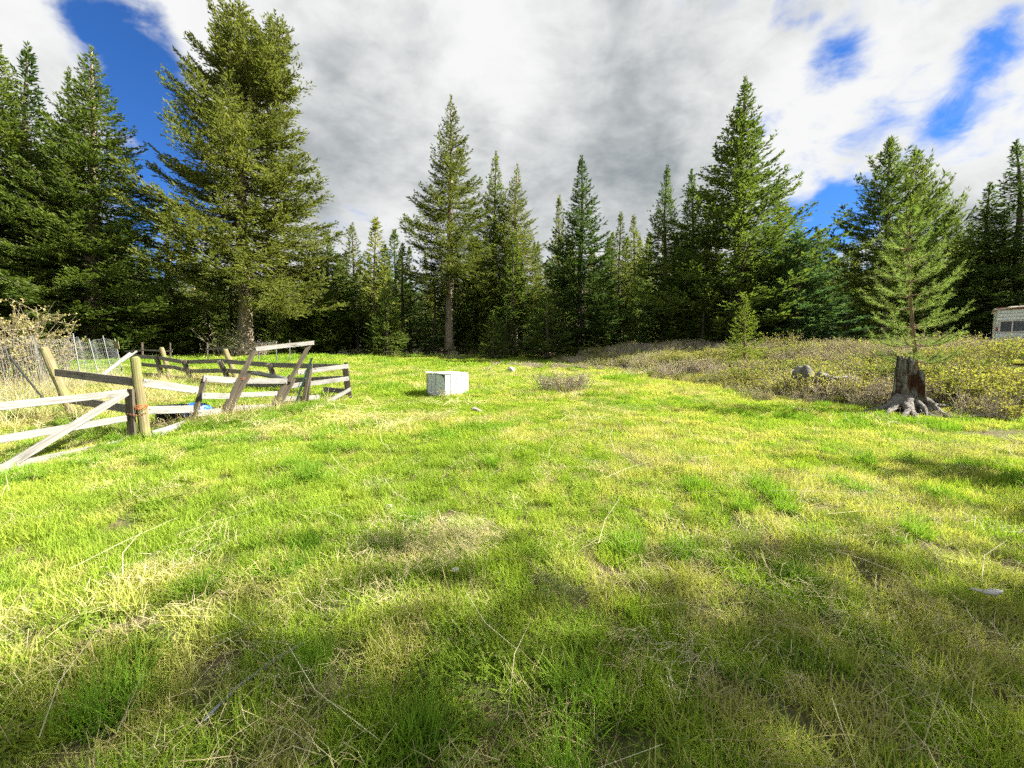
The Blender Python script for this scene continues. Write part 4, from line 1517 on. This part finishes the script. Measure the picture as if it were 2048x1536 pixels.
q = hit(1130, 790)
shrub_thing('brown_bush', q.x, q.y + .45, 'low rounded brown twiggy bush alone in the lawn', 'shrub_leaves_pale', 'twig_mauve',
            61, .62, .80, 190, 1500, .030, scale=(1.25, .75, 1))
q = hit(1350, 762)
shrub_thing('brown_bush', q.x + .1, q.y + .5, 'small pale twiggy bush at the near end of the shrub bank', 'shrub_leaves_pale', 'twig_mauve',
            62, .55, .5, 90, 500, .03)
q = at(-10, 700, 12.5)
shrub_thing('leafy_bush', q.x, 12.5, 'large pale leafy bush behind the wire fence at the left edge', 'shrub_leaves_pale', 'twig',
            63, 2.7, 1.5, 70, 6500, .075, twig_r=.012, spread=.35)
q = at(75, 700, 14)
shrub_thing('leafy_bush', q.x, 14, 'lower thin twiggy bush right of the large leafy one', 'shrub_leaves_pale', 'twig',
            64, 1.6, 1.1, 60, 1600, .06, twig_r=.009, spread=.45)
q = at(462, 712, 31)
shrub_thing('leafy_bush', q.x - .3, 31, 'thin bush with pale new leaves left of the giant trunk', 'broad_leaves', 'twig',
            65, 2.4, 1.1, 26, 420, .16, twig_r=.012, spread=.5)
q = at(500, 715, 32)
shrub_thing('brush_heap', q.x, 32, 'heap of dry brown brush around the foot of the giant trunk', 'straw', 'twig_mauve',
            66, 1.5, 1.3, 150, 300, .10, twig_r=.010, spread=.7, cat='brush')
q = at(1330, 700, 23)
shrub_thing('leafy_bush', at(1565, 700, 20).x, 20, 'pale green bush right of the bright little fir', 'shrub_leaves', 'twig', 67, .95, .7, 60, 1300, .045, twig_r=.006)


# ------------------------------------------------------------------ scattered ground cover
def lattice(seed):
    return np.random.default_rng(seed).uniform(0, 1, (64, 64))


def vnoise(lat, x, y, s):
    x, y = np.asarray(x) * s + 200, np.asarray(y) * s + 200
    i, j = np.floor(x).astype(int), np.floor(y).astype(int)
    fx, fy = x - i, y - j
    fx, fy = fx * fx * (3 - 2 * fx), fy * fy * (3 - 2 * fy)
    q = lambda a, b: lat[a % 64, b % 64]
    return (q(i, j) * (1 - fx) + q(i + 1, j) * fx) * (1 - fy) + (q(i, j + 1) * (1 - fx) + q(i + 1, j + 1) * fx) * fy


LA, LB, LC = lattice(1), lattice(2), lattice(3)


def blades(seed, n, rad, h, wdt, lean, mat, tall_var=.45, curl=.5, name='tuft', flat=0.0):
    g_ = np.random.default_rng(seed)
    a = g_.uniform(0, 6.28, n)
    rr = rad * np.sqrt(g_.uniform(0, 1, n))
    b = np.stack([np.cos(a) * rr, np.sin(a) * rr, np.full(n, -.012)], -1)
    hh_ = h * g_.uniform(1 - tall_var, 1 + tall_var, n)
    da = g_.uniform(0, 6.28, n)
    ld = np.stack([np.cos(da), np.sin(da), np.zeros(n)], -1)
    ln = np.abs(g_.normal(lean, lean * .5, n)) + .05
    upv = np.array([0, 0, 1.0])

    def pt(s):
        ang = ln * (1 + curl * s)
        ang = np.minimum(ang, 1.75)
        return b + (ld * np.sin(ang)[:, None] + upv * np.cos(ang)[:, None] * (1 - flat)) * (hh_ * s)[:, None]

    wa = da + math.pi / 2 + g_.normal(0, .6, n)
    wv = np.stack([np.cos(wa), np.sin(wa), np.zeros(n)], -1) * (wdt * g_.uniform(.65, 1.3, n))[:, None] * .5
    p0, p1, p2, p3 = pt(0.0), pt(.38), pt(.74), pt(1.0)
    V = np.stack([p0 - wv * .8, p0 + wv * .8, p1 - wv, p1 + wv, p2 - wv * .7, p2 + wv * .7, p3], 1)
    o = np.arange(n)[:, None] * 7
    f4 = np.concatenate([o + np.array([0, 1, 3, 2]), o + np.array([2, 3, 5, 4])])
    f3 = o + np.array([4, 5, 6])
    tipv = np.tile(np.array([0, 0, .15, .15, .5, .5, 1.0]), n)
    return np_mesh(name, V.reshape(-1, 3), [f4, f3], [mat], attrs={'tip': tipv})


def lying(seed, n, rad, l, wdt, mat, lift=.05, aligned=None, name='litter'):
    """dead stems lying over the turf"""
    g_ = np.random.default_rng(seed)
    mb = MB()
    for i in range(n):
        a = g_.uniform(0, 6.28)
        b = np.array([math.cos(a), math.sin(a), 0]) * rad * math.sqrt(g_.uniform(0, 1))
        d = g_.uniform(0, 6.28) if aligned is None else aligned + g_.normal(0, .45)
        dv = np.array([math.cos(d), math.sin(d), 0])
        sv = np.array([-dv[1], dv[0], 0])
        ll = l * g_.uniform(.5, 1.3)
        z0, z1, z2 = g_.uniform(.005, lift), g_.uniform(.015, lift * 1.4), g_.uniform(.005, lift * 1.3)
        k = g_.normal(0, .10)
        w_ = wdt * g_.uniform(.6, 1.3)
        tw = g_.uniform(-.6, .6)
        wv = sv * w_ * .5 * math.cos(tw) + np.array([0, 0, w_ * .5 * math.sin(tw)])
        P_ = [b - dv * ll / 2 + np.array([0, 0, z0]), b + sv * k * ll + np.array([0, 0, z1]), b + dv * ll / 2 + np.array([0, 0, z2])]
        mb.add([P_[0] - wv, P_[0] + wv, P_[1] - wv, P_[1] + wv, P_[2] - wv * .5, P_[2] + wv * .5], [(0, 1, 3, 2), (2, 3, 5, 4)])
    return mb.mesh(name, mat)


def clover(seed, n, rad, name='weed'):
    g_ = np.random.default_rng(seed)
    mb = MB()
    for i in range(n):
        a = g_.uniform(0, 6.28)
        c = np.array([math.cos(a) * rad * math.sqrt(g_.uniform()), math.sin(a) * rad * math.sqrt(g_.uniform()), g_.uniform(.015, .06)])
        up = unit(np.array([g_.normal(0, .35), g_.normal(0, .35), 1.0]))
        e1 = unit(np.cross(up, g_.normal(0, 1, 3)))
        e2 = np.cross(up, e1)
        r_q = g_.uniform(.006, .014)
        pts = [c + (e1 * math.cos(s) * (1 if j % 2 else .8) + e2 * math.sin(s) * .8) * r_q for j, s in enumerate(np.arange(6) * math.pi / 3)]
        mb.add(pts, [(0, 1, 2, 3), (0, 3, 4, 5)])
    return mb.mesh(name, 'broad_leaves')


def kind_collection(name, meshes):
    c = bpy.data.collections.new(name)          # not linked: only the scatter uses it
    for i, me in enumerate(meshes):
        o = bpy.data.objects.new('%s_%02d' % (name, i), me)
        c.objects.link(o)
    return c


def scatter(name, coll, x, y, idx, scl, rng_, label, tilt=.08, zoff=0.0, hscl=None):
    n = len(x)
    z = ground(x, y) + zoff
    me = bpy.data.meshes.new(name)
    me.vertices.add(n)
    me.vertices.foreach_set('co', np.stack([x, y, z], -1).astype(np.float32).ravel())
    rot = np.stack([rng_.normal(0, tilt, n), rng_.normal(0, tilt, n), rng_.uniform(0, 6.283, n)], -1)
    s3 = np.stack([scl, scl, scl if hscl is None else hscl], -1)
    for an, ty, key, val in (('rot', 'FLOAT_VECTOR', 'vector', rot), ('scl', 'FLOAT_VECTOR', 'vector', s3)):
        at_ = me.attributes.new(an, ty, 'POINT')
        at_.data.foreach_set(key, val.astype(np.float32).ravel())
    at_ = me.attributes.new('idx', 'INT', 'POINT')
    at_.data.foreach_set('value', np.asarray(idx, np.int32))
    o = obj(name, me)
    ng = bpy.data.node_groups.new(name, 'GeometryNodeTree')
    ng.interface.new_socket('Geometry', in_out='INPUT', socket_type='NodeSocketGeometry')
    ng.interface.new_socket('Geometry', in_out='OUTPUT', socket_type='NodeSocketGeometry')
    N, K = ng.nodes, ng.links
    gi, go = N.new('NodeGroupInput'), N.new('NodeGroupOutput')
    ci = N.new('GeometryNodeCollectionInfo')
    ci.inputs['Collection'].default_value = coll
    ci.inputs['Separate Children'].default_value = True
    ci.inputs['Reset Children'].default_value = True
    ip = N.new('GeometryNodeInstanceOnPoints')
    ip.inputs['Pick Instance'].default_value = True

    def named(nm, ty):
        q_ = N.new('GeometryNodeInputNamedAttribute')
        q_.data_type = ty
        q_.inputs['Name'].default_value = nm
        return q_.outputs[0]

    er = N.new('FunctionNodeEulerToRotation')
    K.new(named('rot', 'FLOAT_VECTOR'), er.inputs[0])
    K.new(gi.outputs[0], ip.inputs['Points'])
    K.new(ci.outputs[0], ip.inputs['Instance'])
    K.new(named('idx', 'INT'), ip.inputs['Instance Index'])
    K.new(er.outputs[0], ip.inputs['Rotation'])
    K.new(named('scl', 'FLOAT_VECTOR'), ip.inputs['Scale'])
    K.new(ip.outputs[0], go.inputs[0])
    md = o.modifiers.new('scatter', 'NODES')
    md.node_group = ng
    tag(o, label, kind='stuff')
    return o


def wedge(rng_, y0, y1, dens, margin=1.6, xr=1.42):
    """jittered spots over the strip of land the camera looks over"""
    c = 1 / math.sqrt(dens)
    gx_, gy_ = np.meshgrid(np.arange(-(xr * y1 + margin), xr * y1 + margin, c), np.arange(y0, y1, c))
    x = (gx_ + rng_.uniform(0, c, gx_.shape)).ravel()
    y = (gy_ + rng_.uniform(0, c, gx_.shape)).ravel()
    k = np.abs(x) < xr * y + margin
    return x[k], y[k]


dirt = hit(2005, 868)
boxc = cn + dR * .43 + dL * .45


def bare(x, y):
    """0 where grass cannot stand"""
    q = 1 - sst(1.25, .75, np.hypot((x - dirt.x) / 1.15, (y - dirt.y) / .34) + .4 * vnoise(LA, x, y, 2.5)) * .97
    u_ = (x - boxc.x) * dR.x + (y - boxc.y) * dR.y
    v_ = (x - boxc.x) * dL.x + (y - boxc.y) * dL.y
    q = q * ~((np.abs(u_) < .45) & (np.abs(v_) < .47))
    q = q * (np.hypot(x - SB.x, y - SB.y) > .62)
    q = q * (np.hypot((x - cen.x - .1) / .75, (y - cen.y + .25) / .6) > 1)          # trodden bare in front of the tub
    return q


grass_kinds = kind_collection('grass_kind', [
    blades(1, 520, .16, .075, .0040, .55, 'grass_green'), blades(2, 520, .16, .090, .0040, .5, 'grass_green'),
    blades(3, 480, .16, .065, .0040, .65, 'grass_green'), blades(4, 520, .16, .10, .0042, .5, 'grass_green'),
    blades(5, 380, .13, .14, .0048, .45, 'grass_lush'), blades(6, 280, .11, .18, .0052, .42, 'grass_lush'),
    blades(7, 470, .16, .075, .0040, .6, 'grass_yellow'), blades(8, 470, .16, .09, .0040, .55, 'grass_yellow'),
    clover(9, 150, .15), clover(10, 120, .15),                                                     # 8 9
    blades(11, 520, .24, .075, .0068, .55, 'grass_green'), blades(12, 520, .24, .08, .0068, .55, 'grass_yellow'),   # 10 11
    blades(13, 480, .22, .11, .0068, .45, 'grass_lush'),                                           # 12
    blades(14, 460, .40, .13, .015, .5, 'grass_green'), blades(15, 460, .40, .13, .015, .5, 'grass_yellow'),     # 13 14
    blades(16, 420, .38, .17, .015, .45, 'grass_lush'),                                           # 15
    blades(17, 420, .8, .18, .034, .5, 'grass_green'), blades(18, 420, .8, .18, .034, .5, 'grass_yellow'),       # 16 17
    blades(19, 380, .75, .24, .034, .45, 'grass_lush')])                                           # 18
rg = np.random.default_rng(2024)


def lawn(name, y0, y1, dens, pool_g, pool_y, pool_l, pool_w, label, smin=.75, smax=1.25):
    x, y = wedge(rg, y0, y1, dens)
    n = len(x)
    bk = bank(x, y)
    dry = .55 * vnoise(LA, x, y, .55) + .45 * vnoise(LB, x, y, 1.7)
    lush = .6 * vnoise(LC, x, y, .8) + .4 * vnoise(LA, x, y, 2.6)
    keep = rg.uniform(0, 1, n) < bare(x, y) * (1 - .75 * sst(.0, 1.2, bk) * sst(6, 9, y)) * (1 - .6 * sst(33, 42, y))
    x, y, dry, lush, bk = x[keep], y[keep], dry[keep], lush[keep], bk[keep]
    n = len(x)
    r_ = rg.uniform(0, 1, n)
    sunny = np.clip((x + 1.0) / 9.0, 0, .45)                        # backlit glow put into the turf colour, yellower towards the right
    idx = rg.choice(pool_g, n)
    yl = r_ < np.clip(.15 + 1.5 * (dry - .42) + sunny * .6 - .12 * sst(4.5, 2.5, y), .04, .92)
    idx = np.where(yl, rg.choice(pool_y, n), idx)
    ls = rg.uniform(0, 1, n) < np.clip((lush - .50 + .10 * sst(4.0, 2.0, y)) * 2.4, 0, .8) * np.where(yl, .5, 1)
    idx = np.where(ls, rg.choice(pool_l, n), idx)
    if pool_w:                                                        # broad-leaved weeds among the blades
        wd_ = rg.uniform(0, 1, n) < .30 * sst(.4, .7, vnoise(LB, x, y, 1.1))
        x, y = np.concatenate([x, x[wd_] + .03]), np.concatenate([y, y[wd_] + .03])
        idx = np.concatenate([idx, rg.choice(pool_w, wd_.sum())])
        n = len(x)
    scatter(name, grass_kinds, x, y, idx, rg.uniform(smin, smax, n), rg, label,
            hscl=rg.uniform(smin, smax, n) * (.8 + .5 * vnoise(LB, x, y, .9)))


lawn('near_grass', .6, 5.5, 25, [0, 1, 2, 3], [6, 7], [4, 5], [8, 9], 'short green and yellowish grass of the near lawn')
lawn('middle_grass', 5.5, 11, 12.5, [10], [11], [12], None, 'bright sunlit grass in the middle of the meadow', .9, 1.3)
lawn('far_grass', 11, 24, 5.0, [13], [14], [15], None, 'sunlit grass of the meadow beyond the box')
lawn('edge_grass', 24, 46, 1.4, [16], [17], [18], None, 'grass running up to the forest edge')

# dead stems
litter_kinds = kind_collection('litter_kind', [
    lying(21, 34, .17, .13, .0019, 'straw', .075), lying(22, 30, .18, .16, .0019, 'straw', .08), lying(23, 30, .17, .12, .0019, 'straw_grey', .07),
    lying(24, 1, .01, .60, .0027, 'straw_grey', .16), lying(25, 2, .10, .42, .0025, 'straw', .14), lying(26, 30, .19, .18, .0019, 'straw', .09, .3),
    blades(27, 26, .09, .26, .0034, .45, 'straw', name='stems'), blades(28, 40, .16, .52, .0048, .40, 'straw', name='stems'),
    lying(29, 60, .4, .34, .006, 'straw', .13)])


def litter(name, y0, y1, dens, pool, label, thr=(.42, .72), base=.10, s=(.8, 1.3)):
    x, y = wedge(rg, y0, y1, dens)
    dry = .55 * vnoise(LA, x, y, .55) + .45 * vnoise(LB, x, y, 1.7)
    keep = rg.uniform(0, 1, len(x)) < (base + (1 - base) * sst(thr[0], thr[1], dry)) * (bank(x, y) < 1.2)
    x, y = x[keep], y[keep]
    scatter(name, litter_kinds, x, y, rg.choice(pool, len(x)), rg.uniform(s[0], s[1], len(x)), rg, label, .12)


litter('dry_litter', .6, 6.5, 27, [0, 1, 2, 0, 1, 5], 'dead straw lying between the near grass blades', thr=(.48, .78), base=.12)
litter('long_stems', .7, 8.0, 4.5, [3, 3, 4], 'long single dead grass stems lying on the lawn', base=.6)
litter('dry_litter_far', 6.5, 22, 3.2, [8, 8, 5], 'pale dead straw in the middle of the meadow', base=.2)
litter('standing_stems', 2.2, 16, .8, [6], 'thin tufts of standing dead stems', base=.35, s=(.6, 1.1))

# old matted patch left of centre and the tall dry grass along the corral
cx_, cy_ = hit(870, 1090).x, hit(870, 1090).y
a_, r_ = rg.uniform(0, 6.28, 60), np.sqrt(rg.uniform(0, 1, 60))
x, y = cx_ + np.cos(a_) * r_ * .62, cy_ + np.sin(a_) * r_ * .40
scatter('matted_straw', litter_kinds, x, y, rg.choice([0, 1, 2, 5], 60), rg.uniform(.8, 1.2, 60), rg, 'matted tan patch of dead grass near the centre foreground', .15)
# tall dead grass inside and behind the corral
n = 900
x, y = rg.uniform(-19, -8.6, n), rg.uniform(6.0, 15.5, n)
k = (x < -6.9 - (y - 6) * .33) & (rg.uniform(0, 1, n) < .25 + .75 * vnoise(LC, x, y, .6))
x, y = x[k], y[k]
scatter('tall_dry_grass', litter_kinds, x, y, np.full(len(x), 7), rg.uniform(.6, 1.25, len(x)), rg, 'tall pale dead grass between the gate and the wire fence', .15)
pts = []
for (x0_, y0_, x1_, y1_) in ((400, 858, 440, 846), (440, 846, 540, 828), (540, 828, 640, 812), (150, 845, 240, 880)):
    a, b = hit(x0_, y0_), hit(x1_, y1_)
    for i in range(34):
        q = a.lerp(b, rg.uniform())
        pts.append((q.x + rg.normal(0, .16), q.y + rg.normal(0, .16)))
pts = np.array(pts)
scatter('fence_line_stems', litter_kinds, pts[:, 0], pts[:, 1], rg.choice([6, 6, 7], len(pts)), rg.uniform(.45, 1.0, len(pts)), rg,
        'pale dead stems standing along the foot of the corral rails', .2)
pts2 = pts[rg.integers(0, len(pts), 260)] + rg.normal(0, .1, (260, 2))
scatter('fence_line_grass', grass_kinds, pts2[:, 0], pts2[:, 1], rg.choice([4, 5, 12], 260), rg.uniform(.7, 1.1, 260), rg,
        'longer green grass left along the foot of the corral rails')

# shrub cover on the bank
shrub_kinds = kind_collection('shrub_kind', [
    shrub_mesh('low_shrub', 'shrub_leaves', 'twig', 71, .48, .36, 24, 620, .036),
    shrub_mesh('low_shrub', 'shrub_leaves', 'twig', 72, .42, .38, 22, 680, .035),
    shrub_mesh('low_shrub', 'shrub_leaves', 'twig_mauve', 73, .56, .34, 26, 460, .035),
    shrub_mesh('low_shrub', 'shrub_leaves_pale', 'twig_mauve', 74, .52, .36, 34, 260, .034),
    shrub_mesh('low_shrub', 'shrub_leaves_pale', 'twig_mauve', 75, .46, .36, 38, 200, .032),
    shrub_mesh('low_shrub', 'broad_leaves', 'twig', 76, .40, .34, 18, 420, .05)])
n = 9000
x, y = rg.uniform(3, 46, n), rg.uniform(5.0, 33, n)
bk = bank(x, y)
edge = sst(.05, 1.0, bk) * (x < 1.5 * y + 2)
brown = vnoise(LB, x, y, .45) + .25 * (vnoise(LA, x, y, 1.6) - .5) + .25 * np.exp(-bk / 1.6)
thin_out = 1 - .75 * (np.hypot((x - SB.x - .9) / 1.3, (y - SB.y - .1) / .45) < 1) - .97 * (np.hypot(x - SB.x, y - SB.y + .35) < .95)
tu = (x - tl.x) * math.cos(R(-49)) + (y - TY) * math.sin(R(-49))
tv = -(x - tl.x) * math.sin(R(-49)) + (y - TY) * math.cos(R(-49))
thin_out = thin_out * (1 - .95 * ((tu > -.3) & (tv > -.3) & (tv < 2.3)))
k = rg.uniform(0, 1, n) < edge * (.55 + .45 * vnoise(LC, x, y, .9)) * thin_out * bare(x, y)
x, y, bk, brown = x[k], y[k], bk[k], brown[k]
is_b = rg.uniform(0, 1, len(x)) < sst(.55, .70, brown)
idx = np.where(is_b, rg.choice([3, 4, 2], len(x)), rg.choice([0, 1, 0, 1, 2, 5], len(x)))
scl = rg.uniform(.6, 1.15, len(x)) * (.62 + .38 * sst(.2, 2.0, bk)) * (.6 + .85 * vnoise(LC, x, y, .75))
scatter('shrub_cover', shrub_kinds, x, y, idx, scl, rg, 'yellow-green and brown low shrubs covering the bank on the right', .12, -.02)

# undergrowth on the forest floor
n = 1500
yb = rg.uniform(29, 62, n)
x = rg.uniform(-1.4, 1.4, n) * yb
k = (rg.uniform(0, 1, n) < .25 + .75 * vnoise(LA, x, yb, .22)) & ~((x > -16) & (x < 4) & (yb < 33)) & ~((x < -6) & (yb < 36))
x, yb = x[k], yb[k]
scatter('undergrowth', shrub_kinds, x, yb, rg.choice([0, 2, 3, 4, 5], len(x)), rg.uniform(.7, 1.5, len(x)), rg, 'low shrubs and brush on the shaded forest floor', .15)
n = 260
yb = rg.uniform(18.5, 25, n)
x = rg.uniform(-2, 6.5, n)
k = rg.uniform(0, 1, n) < sst(.35, .7, vnoise(LC, x, yb, .5)) * sst(18.3, 21, yb)
scatter('shade_shrubs', shrub_kinds, x[k], yb[k], rg.choice([3, 4, 5], k.sum()), rg.uniform(.4, .75, k.sum()), rg, 'low brown shrubs at the shaded edge of the lawn', .15)

# far forest
n = 620
yb = rg.uniform(84, 215, n)
x = rg.uniform(-1.5, 1.5, n) * yb
scatter('distant_forest', far_kinds, x, yb, rg.integers(0, 3, n), rg.uniform(.85, 1.25, n), rg, 'dark conifer forest on the rise far behind the front trees', .02, -1.0,
        rg.uniform(.62, .98, n))

q = hit(2025, 1350)
pts = np.array([(q.x + rg.normal(0, .07), q.y + rg.normal(0, .05)) for _ in range(7)])
scatter('dead_stalks', litter_kinds, pts[:, 0], pts[:, 1], np.full(7, 6), rg.uniform(.5, .8, 7), rg, 'bleached dead stalks at the lower right corner', .5)
